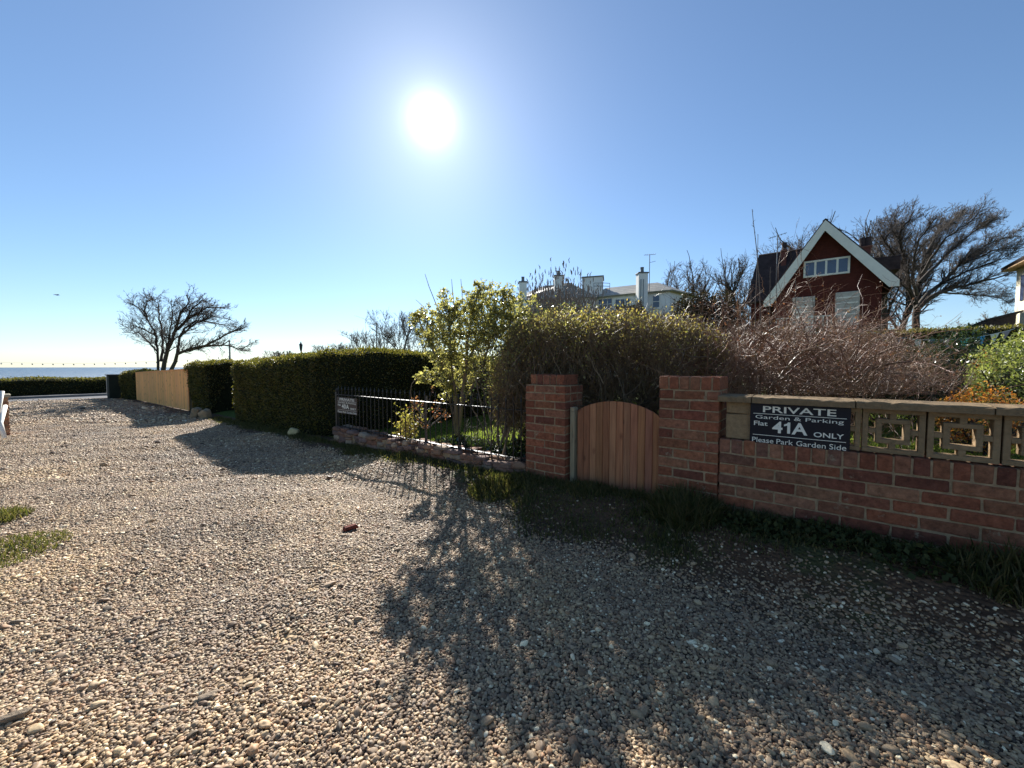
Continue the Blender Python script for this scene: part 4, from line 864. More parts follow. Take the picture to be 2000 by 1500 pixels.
# a woody bush hugging the left pillar behind the railing
rg = np.random.default_rng(73); n = 34; lx = rg.uniform(-.95, -.05, n); S = Wn(np.stack([lx, rg.uniform(.4, .9, n), np.full(n, .15)], 1))
envb = lambda p: (p[:, 2] < 2.05) & (p[:, 1] < 5.2) & (toloc(p[:, 0], p[:, 1])[0] < .35) & (toloc(p[:, 0], p[:, 1])[1] > .22)
st = grow(S, np.stack([rg.normal(-.05, .25, n), rg.normal(0, .25, n), np.ones(n)], 1), rg.uniform(1.2, 1.85, n), rg.uniform(.006, .012, n), [dict(k=8, wander=.1, n=12, ratio=.42, tmin=.3, ang=.7, rr=.45, rmin=.0018), dict(k=5, wander=.2, n=5, ratio=.5, rmin=.0015), dict(k=4, wander=.2)], rg, env=envb)
pt = tips(st, rg, 2)
plant('green_twiggy_bush', 'grey green twiggy bush with small leaves beside the left gate pillar', 'bush', W(-.6, .8, .15), st, [5, 3, 3], M_barkgrey, leafV=leaves(pt, .03, rg, .55), lmat=leafy('grey_green_leaf', [(.045, .065, .03), (.08, .11, .045), (.05, .075, .035)], .35, .25, .7))
# weeds below the brick wall
def weed(x, y, r, n, seed, lab):
    rg = np.random.default_rng(seed); a = rg.uniform(0, 6.283, n); rr = r * np.sqrt(rg.random(n)); lx = x + rr * np.cos(a) * 1.6; ly = y + rr * np.sin(a) * .7; z = ground_l(lx, ly) + rg.uniform(.01, .075, n) * (1.2 - rr / r)
    V, F = leaves(Wn(np.stack([lx, ly, z], 1)), .034, rg, .8, up=.3); tag(np_mesh('weed', V, F, MATS.get('weed_leaf') or leafy('weed_leaf', [(.035, .045, .016), (.06, .07, .025)], .25, .7, .15), origin=W(x, y, float(ground_l(x, y)))), lab, 'weeds')
weed(2.3, -.13, .2, 700, 1, 'low broad leaved weeds at the foot of the brick wall below the sign')
weed(2.75, -.2, .2, 600, 2, 'low dark weeds at the foot of the brick wall below the pierced blocks')
weed(1.95, -.2, .13, 350, 3, 'small weed patch just right of the tall grass tuft')
#@@TREES
# ================================================================== BARE TREES
def bare_tree(name, label, base, h, width, seed, trunks, wind=(0, 0, 0), detail=(9, 8, 7, 4), r0=None, env=None, tmat=M_bark, cmat=M_twigdark, l0=.62, group=None, rmin=.006, ang=.62, up=.04, t0=.3):
    rg = np.random.default_rng(seed); base = np.array(base, float); r0 = r0 or h * .028
    S = [base + np.array([dx * .12, dy * .12, -.1]) for dx, dy, _, _ in trunks]; D = [(dx, dy, 1) for dx, dy, _, _ in trunks]; L = [h * l0 * s for _, _, s, _ in trunks]; R = [r0 * rs_ for _, _, _, rs_ in trunks]
    spec = [dict(k=9, wander=.07, tip=.35, n=detail[0], tmin=t0, ratio=.62, ang=ang, rr=.5, wind=.3), dict(k=8, wander=.13, up=up, tip=.35, n=detail[1], tmin=.15, ratio=.52, ang=ang, rr=.5, rmin=rmin), dict(k=6, wander=.17, up=up, n=detail[2], tmin=.1, ratio=.5, ang=ang, rr=.6, rmin=rmin * .7), dict(k=5, wander=.2, up=up, n=detail[3], ratio=.5, ang=.5, rr=.7, rmin=rmin * .6), dict(k=4, wander=.2, up=up)]
    st = grow(S, D, L, R, spec, rg, wind, env)
    t = thing(name, label, 'tree', tuple(base), group)
    V, F = merge(st[:2], [9, 5]); np_mesh('trunk', V, F, tmat, t, smooth=True)
    V, F = merge(st[2:], [4, 3, 3]); np_mesh('crown', V, F, cmat, t, smooth=True); return t
def limb_tree(name, label, limbs, conv, Y, spread, seed, spec, wind=(0, 0, 0), env=None, tmat=M_bark, cmat=M_twigdark, cat='tree', leaf=None, extra=None, base=None, split=1):
    rg = np.random.default_rng(seed); K = 14; PP, RR, DD = [], [], []
    for i, (r0, pl) in enumerate(limbs):
        pl = np.array([conv(*q) for q in pl], float); sg = np.concatenate([[0], np.cumsum(np.hypot(*np.diff(pl, axis=0).T))]); sg /= sg[-1]
        t_ = np.linspace(0, 1, K); uv = np.stack([np.interp(t_, sg, pl[:, 0]), np.interp(t_, sg, pl[:, 1])], 1); dy = rg.uniform(-1, 1) * spread
        q = np.array([P(a, b, (Y(b) if callable(Y) else Y) + dy * tt ** 1.3) for (a, b), tt in zip(uv, t_)]); q[1:-1] += rg.normal(0, .006 * (5 if callable(Y) else Y) / 6, q[1:-1].shape)
        PP.append(q); RR.append(r0 * np.linspace(1, .22, K)); d = np.gradient(q, axis=0); DD.append(nrm(d))
    PP, RR, DD = map(np.array, (PP, RR, DD)); L = np.linalg.norm(np.diff(PP, axis=1), axis=2).sum(1)
    s0 = spec[0]; idx = np.repeat(np.arange(len(PP)), np.maximum((s0['n'] * L / L.mean()).astype(int), 2)); t_ = rg.uniform(s0.get('tmin', .2), 1, len(idx)); sgm = np.minimum((t_ * (K - 1)).astype(int), K - 2); f = (t_ * (K - 1) - sgm)[:, None]
    pos = PP[idx, sgm] * (1 - f) + PP[idx, sgm + 1] * f; db = DD[idx, sgm]; pr = nrm(np.cross(db, rg.normal(0, 1, db.shape))); a = rg.normal(s0.get('ang', .6), .2, len(idx))[:, None]; nd = nrm(np.cos(a) * db + np.sin(a) * pr + np.array(wind))
    nl = s0['len'] * rg.uniform(.5, 1.2, len(idx)) * (1.15 - .5 * t_); nr = np.maximum(RR[idx, sgm] * .3, s0.get('rmin', .002))
    st = [(PP, RR, DD)] + grow(pos, nd, nl, nr, spec[1:], rg, wind, env)
    t = thing(name, label, cat, tuple(PP[0, 0]) if base is None else tuple(base)); V, F = merge(st[:1 + split], [8, 5, 4][:1 + split]); np_mesh('trunk' if cat == 'tree' else 'stems', V, F, tmat, t, smooth=True)
    V, F = merge(st[1 + split:], [3] * 6); np_mesh('crown' if cat == 'tree' else 'twigs', V, F, cmat, t, smooth=True)
    if leaf:
        n1, size, lm, lvl = leaf; p = np.vstack([tips(st, rg, n1, l) for l in lvl]); Vl, Fl = leaves(p, size, rg, .55)
        if extra is not None: Vl, Fl = cat_leaf((Vl, Fl), leaves(extra(rg), size, rg, .55))
        np_mesh('foliage', Vl, Fl, lm, t)
    return t
# left wind-blown tree beyond the fence
cv = lambda x, y: (x / 3.846, y / 3.846 + 540)
LT = [(.06, [(1190, 740), (1180, 560), (1170, 430), (1110, 330), (1050, 240), (960, 190)]), (.04, [(1170, 450), (1080, 390), (1000, 370), (930, 360)]), (.10, [(1215, 740), (1270, 520), (1320, 400), (1350, 280), (1420, 190), (1400, 140)]),
      (.07, [(1320, 400), (1440, 300), (1560, 230), (1690, 240)]), (.06, [(1210, 640), (1220, 450), (1200, 330), (1190, 200), (1130, 160)]), (.085, [(1270, 740), (1330, 590), (1420, 550), (1560, 510), (1700, 430), (1850, 380)]),
      (.06, [(1420, 560), (1560, 520), (1720, 520), (1800, 550), (1900, 500)]), (.06, [(1330, 590), (1350, 450), (1460, 360), (1600, 300), (1720, 320)]), (.05, [(1240, 640), (1260, 520), (1280, 400), (1300, 280), (1290, 180)]), (.045, [(1180, 560), (1120, 490), (1050, 430), (960, 420)]),
      (.05, [(1370, 360), (1450, 240), (1520, 180), (1560, 190)]), (.05, [(1110, 330), (1080, 250), (1110, 180), (1150, 170)]), (.05, [(1350, 450), (1400, 380), (1480, 330), (1660, 360), (1740, 400)])]
tree_spec = lambda n, ln, rm, m2, m3: [dict(n=n, len=ln, ang=.6, tmin=.22, rmin=rm * 1.6), dict(k=7, wander=.16, up=.04, tip=.4, n=m2, tmin=.1, ratio=.5, ang=.6, rr=.6, rmin=rm), dict(k=5, wander=.2, up=.04, n=m3, ratio=.5, ang=.55, rr=.7, rmin=rm * .8), dict(k=4, wander=.2)]
limb_tree('bare_tree', 'leafless wind swept tree with several trunks behind the timber fence against the sea', LT, cv, 18.5, 1.6, 81, tree_spec(34, .8, .0052, 8, 5), wind=(.04, 0, .02))
# big wind-blown tree right of the red house
U = lambda p: 1000 + p[:, 0] / p[:, 1] * F_PX
zt = lambda v, Y: EYE + (716 - v) / F_PX * Y
cv2 = lambda x, y: (x / 5.882 + 1660, y / 5.882 + 390)
WT = [(0.224, [(745, 1750), (760, 1400), (770, 1150), (800, 950), (830, 800), (880, 620), (950, 450), (1100, 280), (1300, 170)]), (0.145, [(770, 1250), (900, 1080), (1050, 960), (1250, 750), (1500, 560), (1700, 450), (1870, 430)]), (0.132, [(790, 1250), (950, 1100), (1150, 1030), (1400, 960), (1650, 900), (1830, 860)]),
      (0.132, [(760, 1200), (680, 1000), (650, 800), (600, 600), (560, 450), (600, 320), (700, 220)]), (0.106, [(800, 950), (950, 800), (1150, 600), (1350, 420), (1550, 290), (1680, 230)]), (0.106, [(770, 1100), (720, 900), (740, 650), (800, 450), (900, 320), (980, 210)]), (0.066, [(720, 1100), (620, 990), (560, 930)]),
      (0.066, [(1050, 1060), (1300, 1080), (1500, 1100), (1700, 1120), (1800, 1170)]), (0.079, [(830, 850), (950, 650), (1100, 450), (1300, 300), (1450, 190)]), (0.079, [(1050, 960), (1300, 850), (1550, 750), (1850, 640)]), (0.066, [(1250, 750), (1450, 680), (1700, 560), (1880, 560)]), (0.079, [(650, 850), (520, 640), (440, 540), (360, 440), (320, 330)]), (0.053, [(620, 650), (520, 450), (470, 330), (470, 250)]), (0.053, [(560, 480), (500, 350), (520, 220)]), (0.059, [(880, 620), (1000, 400), (1180, 250), (1250, 180)])]
limb_tree('windswept_tree', 'big leafless tree with a wind combed crown right of the red house', WT, cv2, 25, 2.6, 82, tree_spec(46, 1.5, .008, 10, 5), wind=(.06, 0, .06))
B = P(1735, 690, 33); B[2] = 1.; bare_tree('bare_tree', 'leafless tree showing between the red house gable and the windswept tree', B, 12.6, 8, 83, [(0, 0, 1, 1), (-.2, 0, 1, .8), (.2, 0, 1, .8), (-.42, .1, .95, .7), (.42, .1, .95, .7)], l0=.8, t0=.25, ang=.5, detail=(16, 9, 8, 4), rmin=.02, env=lambda p: (U(p) > 1690) & (U(p) < 1770) & (p[:, 2] < zt(432, 33)))
B = P(1610, 690, 42); B[2] = 1.; bare_tree('bare_tree', 'leafless tree behind the roof of the red house', B, 16.0, 9, 84, [(0, 0, 1, 1), (-.2, 0, 1, .8), (.2, 0, 1, .8), (-.42, .1, .95, .7), (.42, .1, .95, .7)], l0=.8, t0=.25, ang=.5, detail=(12, 8, 6, 3), rmin=.02, env=lambda p: (p[:, 2] < zt(443, 42)))
B = P(1340, 700, 46); B[2] = .5; bare_tree('bare_tree', 'rounded leafless tree right of the white house roof', B, 12.7, 7, 85, [(0, 0, 1, 1), (-.2, 0, 1, .8), (.2, 0, 1, .8), (-.42, .1, .95, .7), (.42, .1, .95, .7)], l0=.8, t0=.25, ang=.5, detail=(12, 8, 6, 3), rmin=.022, env=lambda p: (p[:, 2] < zt(515, 46)) & (U(p) > 1285) & (U(p) < 1392))
B = P(1432, 700, 42); B[2] = .5; bare_tree('bare_tree', 'leafless tree between the white house and the red house', B, 12.4, 7, 86, [(0, 0, 1, 1), (-.2, 0, 1, .8), (.2, 0, 1, .8), (-.42, .1, .95, .7), (.42, .1, .95, .7)], l0=.8, t0=.25, ang=.5, detail=(12, 8, 6, 3), rmin=.02, env=lambda p: (p[:, 2] < zt(508, 42)) & (U(p) > 1385) & (U(p) < 1482))
B = P(1925, 690, 38); B[2] = 1.; bare_tree('bare_tree', 'low grey leafless tree behind the dark shed on the right', B, 6.4, 7, 87, [(0, 0, 1, 1), (-.6, 0, .95, .8), (.5, 0, .95, .8)], detail=(12, 9, 8, 3), rmin=.018, cmat=M_twig)
# leafy shrub behind the railing
LS = [(.030, [(893, 853), (888, 820), (890, 780), (880, 745), (860, 710), (845, 685), (830, 650), (818, 622)]), (.032, [(893, 853), (900, 800), (905, 760), (910, 710), (915, 650), (925, 600), (935, 568)]), (.024, [(893, 853), (893, 800), (885, 740), (880, 690), (878, 640), (885, 600)]), (.02, [(903, 790), (925, 750), (945, 710), (960, 660), (975, 610), (985, 572)]),
      (.016, [(893, 845), (880, 790), (868, 750), (850, 735), (838, 738)]), (.015, [(960, 660), (990, 640), (1010, 615), (1030, 600)]), (.015, [(915, 700), (940, 660), (950, 620), (955, 575)]), (.014, [(888, 700), (865, 660), (860, 620), (870, 590)]), (.013, [(880, 720), (855, 700), (845, 660), (840, 630)]), (.012, [(945, 710), (980, 690), (1005, 660), (1020, 630)])]
def shrub_fill(rg):
    c = P(938, 655, 4.65); n = 17000; d = nrm(rg.normal(0, 1, (n, 3))); p = c + d * np.array([.63, .45, .50]) * (rg.random(n) ** .4 * (1 + .12 * np.sin(d[:, 0] * 7) * np.cos(d[:, 2] * 6)))[:, None]
    dens = .25 + .75 * sstep(-.2, .4, nz(p[:, 0] * 5, p[:, 2] * 5 + p[:, 1] * 3)); return p[rg.random(n) < dens * (.35 + .65 * sstep(-.2, .35, p[:, 2] - c[2] + .35 * np.abs(p[:, 0] - c[0])))]
limb_tree('leafy_shrub', 'tall sunlit shrub with sparse yellow green leaves behind the iron railing', LS, lambda a, b: (a, b), lambda v: float(np.interp(v, [560, 700, 853], [4.6, 4.8, 5.75])), .35, 51, [dict(n=28, len=.27, ang=.7, tmin=.3, rmin=.003), dict(k=6, wander=.16, up=.04, n=6, ratio=.5, rmin=.0018), dict(k=5, wander=.2, n=3, ratio=.5, rmin=.0015), dict(k=4, wander=.2)], tmat=M_barkgrey, cmat=M_barkgrey, cat='shrub', leaf=(2, .036, L_shrub, (-1, -2)), extra=shrub_fill)
WH = [(.0045, [(860, 660), (838, 640), (828, 600), (812, 585)]), (.0045, [(870, 640), (850, 590), (838, 560), (830, 535)]), (.004, [(890, 620), (884, 570), (882, 545)]), (.004, [(905, 620), (902, 565), (900, 545)])]
V, F = merge([(np.array([[P(a, b, 4.65) for a, b in (pl if len(pl) == 4 else [pl[0], pl[0], pl[1], pl[2]])] for _, pl in WH]), np.tile([.006, .005, .004, .0025], (4, 1)), None)], [5]); np_mesh('long_shoots', V, F, M_barkgrey, [o for o in COL.objects if o.name.startswith('leafy_shrub')][0])
# small trees above the clipped hedge
for i_, (u, v, w_, Y, lb) in enumerate(((545, 686, 24, 26, 'tiny leafless bush tip above the long hedge, nearest the street lamp'), (655, 674, 40, 22, 'low rounded leafless bush above the hedge corner'), (712, 652, 36, 17, 'loose leafless bush beside the thin flag pole'), (770, 612, 40, 16, 'tallest upright leafless tree above the clipped hedge'), (826, 630, 34, 13, 'leafless tree partly behind the leafy shrub'))):
    B = P(u, 730, Y); B[2] = gz(B[0], B[1]); h_ = zt(v, Y) - B[2]
    bare_tree('small_bare_tree', lb, B, h_ * 1.05, 2, 90 + i_, [(0, 0, 1, 1), (-.25, 0, 1, .7), (.25, .1, 1, .7), (.55, 0, .95, .6), (-.55, 0, .95, .6), (.85, 0, .8, .6), (-.85, 0, .8, .6)], detail=(10, 8, 5, 3), rmin=.0072 * Y / 16, r0=.03 * h_ / 2, up=.06, ang=.45, t0=.3, l0=.85, env=lambda p, u=u, v=v, w_=w_, Y=Y: (np.abs(U(p) - u) < w_ * 1.3) & (p[:, 2] < zt(v, Y) + .05), tmat=M_barkgrey, cmat=M_barkgrey)
# scrub in the middle distance, right garden
for i_, (u, v, w_, Y, lb) in enumerate(((1570, 575, 85, 8, 'dry scrub in front of the left part of the red house'), (1680, 580, 75, 8.5, 'dry scrub in front of the red house balcony'), (1760, 600, 70, 13, 'grey leafless scrub below the windswept tree'), (1850, 625, 60, 12, 'grey leafless scrub left of the dark shed'), (1470, 610, 50, 12, 'leafless scrub left of the red house'))):
    B = P(u, 730, Y); B[2] = .5; h_ = zt(v, Y) - B[2]
    bare_tree('leafless_scrub', lb, B, h_ * 1.1, 2, 110 + i_, [(0, 0, 1, 1), (-.5, 0, .95, .7), (.5, .1, .95, .7), (1.0, 0, .9, .6), (-1.0, 0, .9, .6), (.3, .4, .9, .6)], detail=(12, 8, 7, 3), rmin=.005, r0=.02, ang=.7, t0=.1, env=lambda p, u=u, v=v, w_=w_, Y=Y: (np.abs(U(p) - u) < w_) & (p[:, 2] < zt(v, Y)), tmat=M_bramble, cmat=M_bramble)
#@@HOUSES
# ================================================================== HOUSES
def quad_thick(mb, pts, th=.15, tint=(1, 1, 1)):
    q = [np.array(p, float) for p in pts]; n = nrm(np.cross(q[1] - q[0], q[2] - q[0]))
    if n[2] < 0: n = -n
    mb.prism(q, -n * th, tint)
def tiles(name, roofs, mat, parent):
    q = MB()
    for r_ in roofs: quad_thick(q, r_)
    return q.build(name, mat, parent)
def slate_mat():
    m = new_mat('slate_courses'); k = N(m); p = k.pos()
    wv = k.n('ShaderNodeTexWave', {'Scale': 1.1, 'Distortion': .3}, bands_direction='Z'); m.node_tree.links.new(p, wv.inputs[0])
    c = k.ramp(k.noise(1.5, 6, .7, p), [(.3, (.28, .26, .21)), (.7, (.48, .44, .36))]); c = k.mix(.35, c, k.mix(1., c, wv.outputs[0], 'MULTIPLY')); k.out(k.pbr(c, .45, .5)); return m
M_slate2 = slate_mat()
# --- red gabled house
def red_house():
    yp = 23.5; X = lambda u, v, y=yp: OW(u, v, y)
    ax, az = X(1612, 432, yp - .35); lx_, lz = X(1492, 590, yp - .35); rx, rz = X(1756, 548, yp - .35)
    t = thing('red_house', 'red tile hung house with a steep gable and wide white bargeboards', 'house', W(ax, yp + 4, 1.))
    sl = (az - lz) / (ax - lx_); sr = (az - rz) / (rx - ax)
    m = new_mat('hung_tile'); k = N(m); p = k.pos(); sep = k.n('ShaderNodeSeparateXYZ'); m.node_tree.links.new(p, sep.inputs[0])
    saw = k.math('FRACT', k.math('MULTIPLY', sep.outputs[2], 7.5)); c = k.ramp(k.noise(5, 6, .7, p), [(.3, (.07, .018, .014)), (.7, (.115, .030, .021))]); c = k.mix(.5, c, k.mix(1., c, k.ramp(saw, [(0, (.5, .5, .5)), (.2, (1, 1, 1))]), 'MULTIPLY')); k.out(k.pbr(c, .85, .15, k.bump(saw, .5, .02)))
    wl_, wr_ = lx_ + .45, rx - .55; zl = az - .3 - (ax - wl_) * sl; zr = az - .3 - (wr_ - ax) * sr
    q = MB(); q.prism([W(wl_, yp, .6), W(wr_, yp, .6), W(wr_, yp, zr), W(ax, yp, az - .3), W(wl_, yp, zl)], np.array(W(0, 9, 0)) - np.array(W(0, 0, 0))); q.build('wall', m, t)
    oh = -.45; roofs = [[W(lx_ - .1, yp + oh, az + .12 - (ax - lx_ + .1) * sl), W(ax, yp + oh, az + .12), W(ax, yp + 9.3, az + .12), W(lx_ - .1, yp + 9.3, az + .12 - (ax - lx_ + .1) * sl)], [W(ax, yp + oh, az + .121), W(rx + .1, yp + oh, az + .121 - (rx + .1 - ax) * sr), W(rx + .1, yp + 9.3, az + .121 - (rx + .1 - ax) * sr), W(ax, yp + 9.3, az + .121)]]
    tiles('roof', roofs, M_darkroof, t)
    d = np.array(W(0, .05, 0)) - np.array(W(0, 0, 0)); bwz = .52
    for (xa, s_) in ((lx_, sl), (rx, sr)):
        zf = az - abs(ax - xa) * s_; q = MB(); q.prism([W(ax, yp + oh - .06, az + .02), W(xa, yp + oh - .06, zf + .02), W(xa + (.0 if xa < ax else -.0), yp + oh - .06, zf - .28), W(xa + (.35 if xa < ax else -.35), yp + oh - .06, zf - .28 - .0 + .0), W(ax, yp + oh - .06, az - bwz)], d); q.build('bargeboard', M_white, t)
    # attic window with four lights
    (xa, z1), (xb, z2) = X(1570, 512, yp - .03), X(1661, 499, yp - .03); z0 = X(1570, 543, yp - .03)[1]; z1 = (z1 + z2) / 2
    q = MB(); fw = .09; n = 4; pw = (xb - xa - fw) / n
    q.box(xa, xb, yp - .06, yp - .005, z0, z0 + fw); q.box(xa, xb, yp - .06, yp - .005, z1 - fw, z1)
    for i in range(n + 1): q.box(xa + i * pw, xa + i * pw + fw, yp - .06, yp - .005, z0 + fw, z1 - fw)
    wdw = q.build('window', M_white, t)
    for i in range(n): q = MB(); q.box(xa + i * pw + fw, xa + (i + 1) * pw, yp - .03, yp - .008, z0 + fw, z1 - fw); q.build('pane', M_glass, wdw)
    # two pale ground floor bays
    for (ua, ub, va, vb) in ((1632, 1680, 572, 668), (1548, 1592, 582, 668)):
        (a, z1), (b, _) = X(ua, va, yp - .05), X(ub, va, yp - .05); z0 = X(ua, vb, yp - .05)[1]; q = MB(); q.box(a, b, yp - .12, yp - .004, z0, z1, cham=.02)
        bay = q.build('shuttered_bay', MATS.get('bay_render') or plain('bay_render', (.46, .42, .36), .9, .1, .3, 3), t); q = MB()
        for i in range(1, 9): q.box(a + .05, b - .05, yp - .135, yp - .122, z0 + (z1 - z0) * i / 9 - .03, z0 + (z1 - z0) * i / 9 + .03)
        q.build('slats', M_white, bay)
    # balcony balustrade
    (a, zr_), (b, _) = X(1515, 622, 21.8), X(1622, 622, 21.8); z0 = X(1515, 652, 21.8)[1]; q = MB(); q.box(a, b, 21.77, 21.83, zr_ - .05, zr_); q.box(a, b, 21.77, 21.83, z0 - .05, z0)
    x = a
    while x < b: q.box(x, x + .05, 21.78, 21.82, z0, zr_ - .05); x += .15
    q.build('balustrade', M_white, t); q = MB(); q.box(a, b, 21.9, yp - .01, z0 - .3, z0 - .06); q.build('balcony_floor', M_render, t)
    # left wing roof
    yl = 27.5; (a, ze), (b, zr1) = X(1466, 590, yl), X(1482, 507, yl + 2.5); c_ = ax + 1; ztop = X(1545, 488, yl + 2.5)[1]
    tiles('wing_roof', [[W(a - .3, yl, ze), W(c_, yl, ze), W(c_, yl + 2.5, ztop), W(b, yl + 2.5, ztop)], [W(b, yl + 2.5, ztop + .001), W(c_, yl + 2.5, ztop + .001), W(c_, yl + 5, ze), W(a - .3, yl + 5, ze)], [W(a - .3, yl + .0, ze - .001), W(b, yl + 2.5, ztop - .001), W(a - .3, yl + 5, ze - .001)]], M_darkroof, t)
    q = MB(); q.box(a, c_, yl + .2, yl + 4.8, .5, ze - .1); q.build('wing_wall', m, t)
    def chim(u0, u1, v, y, pots):
        (a, zt_), (b, _) = X(u0, v, y), X(u1, v, y); q = MB(); q.box(a, b, y, y + .6, zt_ - 3, zt_ - .1, tint=(.16, .06, .045), cham=.01); q.box(a - .06, b + .06, y - .06, y + .66, zt_ - .1, zt_, tint=(.2, .09, .06), cham=.01); ch = q.build('chimney', M_brick, t)
        for i in range(pots): cx = a + (b - a) * (i + .5) / pots; q = MB(); q.tube([W(cx, y + .3, zt_), W(cx, y + .3, zt_ + .25), W(cx, y + .3, zt_ + .55)], [.17, .14, .16], 10); q.build('chimney_pot', M_darkroof, ch)
    chim(1526, 1536, 489, 29.2, 1); chim(1680, 1701, 482, 27.5, 2)
    (a, z1), (b, _) = X(1716, 503, 26), X(1760, 500, 26); z0 = X(1716, 530, 26)[1]; q = MB(); q.box(a - .9, b, 26, 30, z0, z1, cham=.02); q.build('dormer', M_darkroof, t)
    # aerial
    (a, z1) = X(1519, 460, 28.5); q = MB(); q.tube([W(a, 28.5, z1 - 3.2), W(a, 28.5, z1)], .03, 6); q.tube([W(a - .5, 28.5, z1 - .1), W(a + .5, 28.5, z1 + .08)], .018, 5)
    for i in range(5): q.tube([W(a - .4 + i * .2, 28.3, z1 - .09 + i * .035), W(a - .4 + i * .2, 28.7, z1 - .09 + i * .035)], .012, 4)
    q.build('aerial', M_steel, t)
red_house()
# --- white house
def white_house():
    C, A, Bp = P(1308, 567, 38), P(1158, 581, 42), P(1352, 577, 40.9); zt_ = C[2]; A[2] = Bp[2] = zt_; Dp = A + Bp - C
    t = thing('white_house', 'large white rendered house with slate hipped roofs, chimneys and a flat topped tower', 'house', (C[0] - 4, 41, .5))
    q = MB(); q.prism([(p[0], p[1], .2) for p in (A, C, Bp, Dp)], (0, 0, zt_ - .2)); q.build('wall', M_render, t)
    e = nrm((A - C)[None])[0]; f = nrm((Bp - C)[None])[0]; o_ = .45; ov = lambda p, a, b: p + e * a * o_ + f * b * o_
    Ae, Ce, Be, De = ov(A, 1, -1), ov(C, -1, -1), ov(Bp, -1, 1), ov(Dp, 1, 1); rz = P(1280, 549, 40)[2]; half = np.linalg.norm(Bp - C) / 2
    R1 = C + f * half + e * half; R1[2] = rz; R2 = A + f * half; R2[2] = rz
    tiles('roof', [[Ae, Ce, R1, R2], [Ce, Be, R1], [Be, De, R2, R1]], M_slate2, t)
    # left block
    A2, C2 = P(1000, 578, 43.5), P(1160, 582, 41.2); zt2 = P(1160, 580, 41)[2]; A2[2] = C2[2] = zt2; dv = np.array([3.2, 7.5, 0]); B2 = C2 + dv; D2 = A2 + dv
    q = MB(); q.prism([(p[0], p[1], .2) for p in (A2, C2, B2, D2)], (0, 0, zt2 - .2)); q.build('wall', M_render, t)
    e2 = nrm((A2 - C2)[None])[0] * .4; f2 = nrm(dv[None])[0] * .4; r1 = P(1112, 552, 44); r2 = P(1060, 552, 46); rz = r1[2]; r2[2] = rz; tiles('roof', [[A2 + e2 - f2, C2 - e2 - f2, r1, r2], [C2 - e2 - f2, B2 - e2 + f2, r1], [B2 - e2 + f2, D2 + e2 + f2, r2, r1], [D2 + e2 + f2, A2 + e2 - f2, r2]], M_slate2, t)
    # tower
    a, b = P(1137, 543, 42.5), P(1177, 543, 41.8); d = np.array([.6, 2.2, 0]); z1 = a[2]; q = MB(); b[2] = z1; q.prism([(a[0], a[1], z1 - 3), (b[0], b[1], z1 - 3), (b[0] + d[0], b[1] + d[1], z1 - 3), (a[0] + d[0], a[1] + d[1], z1 - 3)], (0, 0, 3)); q.build('tower', M_render, t)
    q = MB(); q.prism([(a[0] - .1, a[1] - .1, z1 + .003), (b[0] + .1, b[1] - .1, z1 + .003), (b[0] + d[0] + .1, b[1] + d[1], z1 + .003), (a[0] + d[0] - .1, a[1] + d[1], z1 + .003)], (0, 0, .12)); q.build('tower_roof', M_slate, t)
    q = MB(); g = [P(1160, 553, 41.3), P(1177, 553, 41.2), P(1191, 556, 41.4)]; h_ = P(1160, 565, 41.3)[2]
    for z in (g[0][2], (g[0][2] + h_) / 2): q.tube([(p[0], p[1], z) for p in g], .03, 5)
    for p in g + [(g[0] + g[1]) / 2]: q.tube([(p[0], p[1], h_ - .6), (p[0], p[1], g[0][2])], .03, 5)
    q.build('roof_railing', M_steel, t)
    def stack(u0, u1, v, Y, zb, pot=True):
        a, b = P(u0, v, Y), P(u1, v, Y); q = MB(); q.box(a[0], b[0], Y, Y + .9, zb, a[2] - .12, ID, cham=.03); ch = q.build('chimney', M_render, t); q = MB(); q.box(a[0] - .07, b[0] + .07, Y - .07, Y + .97, a[2] - .115, a[2], ID, cham=.02); q.build('chimney_crown', M_slate, ch)
        cx = (a[0] + b[0]) / 2; q = MB(); q.tube([(cx, Y + .45, a[2]), (cx, Y + .45, a[2] + .3), (cx, Y + .45, a[2] + .55)], [.2, .16, .18], 10); q.build('chimney_pot', M_slate, ch); return a
    c1 = stack(1248, 1266, 531, 38.1, .3); stack(1083, 1101, 537, 43, 6); stack(1014, 1029, 549, 42, 6)
    for u in (1252, 1257): p0 = P(u, 545, 37.95); q = MB(); q.tube([p0, (p0[0], p0[1], 3)], .035, 6); q.build('downpipe', M_steel, t)
    # aerial
    p0 = P(1269, 498, 38.6); q = MB(); q.tube([(p0[0], p0[1], p0[2] - 3.6), p0], .035, 6); q.tube([p0 + np.array([-.55, 0, -.02]), p0 + np.array([.6, 0, .08])], .02, 5)
    for i in range(6): q.tube([p0 + np.array([-.5 + i * .2, -.25, i * .015]), p0 + np.array([-.5 + i * .2, .25, i * .015])], .014, 4)
    q.tube([p0 + np.array([0, 0, -.75]), p0 + np.array([.6, 0, -.6])], .02, 5); q.build('aerial', M_steel, t)
    # windows on the long wall and the short wall
    dirL = nrm((C - A)[None])[0]
    def win(pt, dr, w_, h_, nx, nz_):
        nv = np.array([dr[1], -dr[0], 0]); nv = -nv if nv[1] > 0 else nv; fr = lambda x, y, z: tuple(pt + dr * x + nv * y + np.array([0, 0, z])); fw = .08; q = MB()
        q.box(-w_ / 2, w_ / 2, .005, .07, 0, fw, fr); q.box(-w_ / 2, w_ / 2, .005, .07, h_ - fw, h_, fr)
        for i in range(nx + 1): x = -w_ / 2 + (w_ - fw) * i / nx; q.box(x, x + fw, .005, .07, fw, h_ - fw, fr)
        for j in range(1, nz_): z = h_ * j / nz_; q.box(-w_ / 2 + fw, w_ / 2 - fw, .012, .066, z - .03, z + .03, fr)
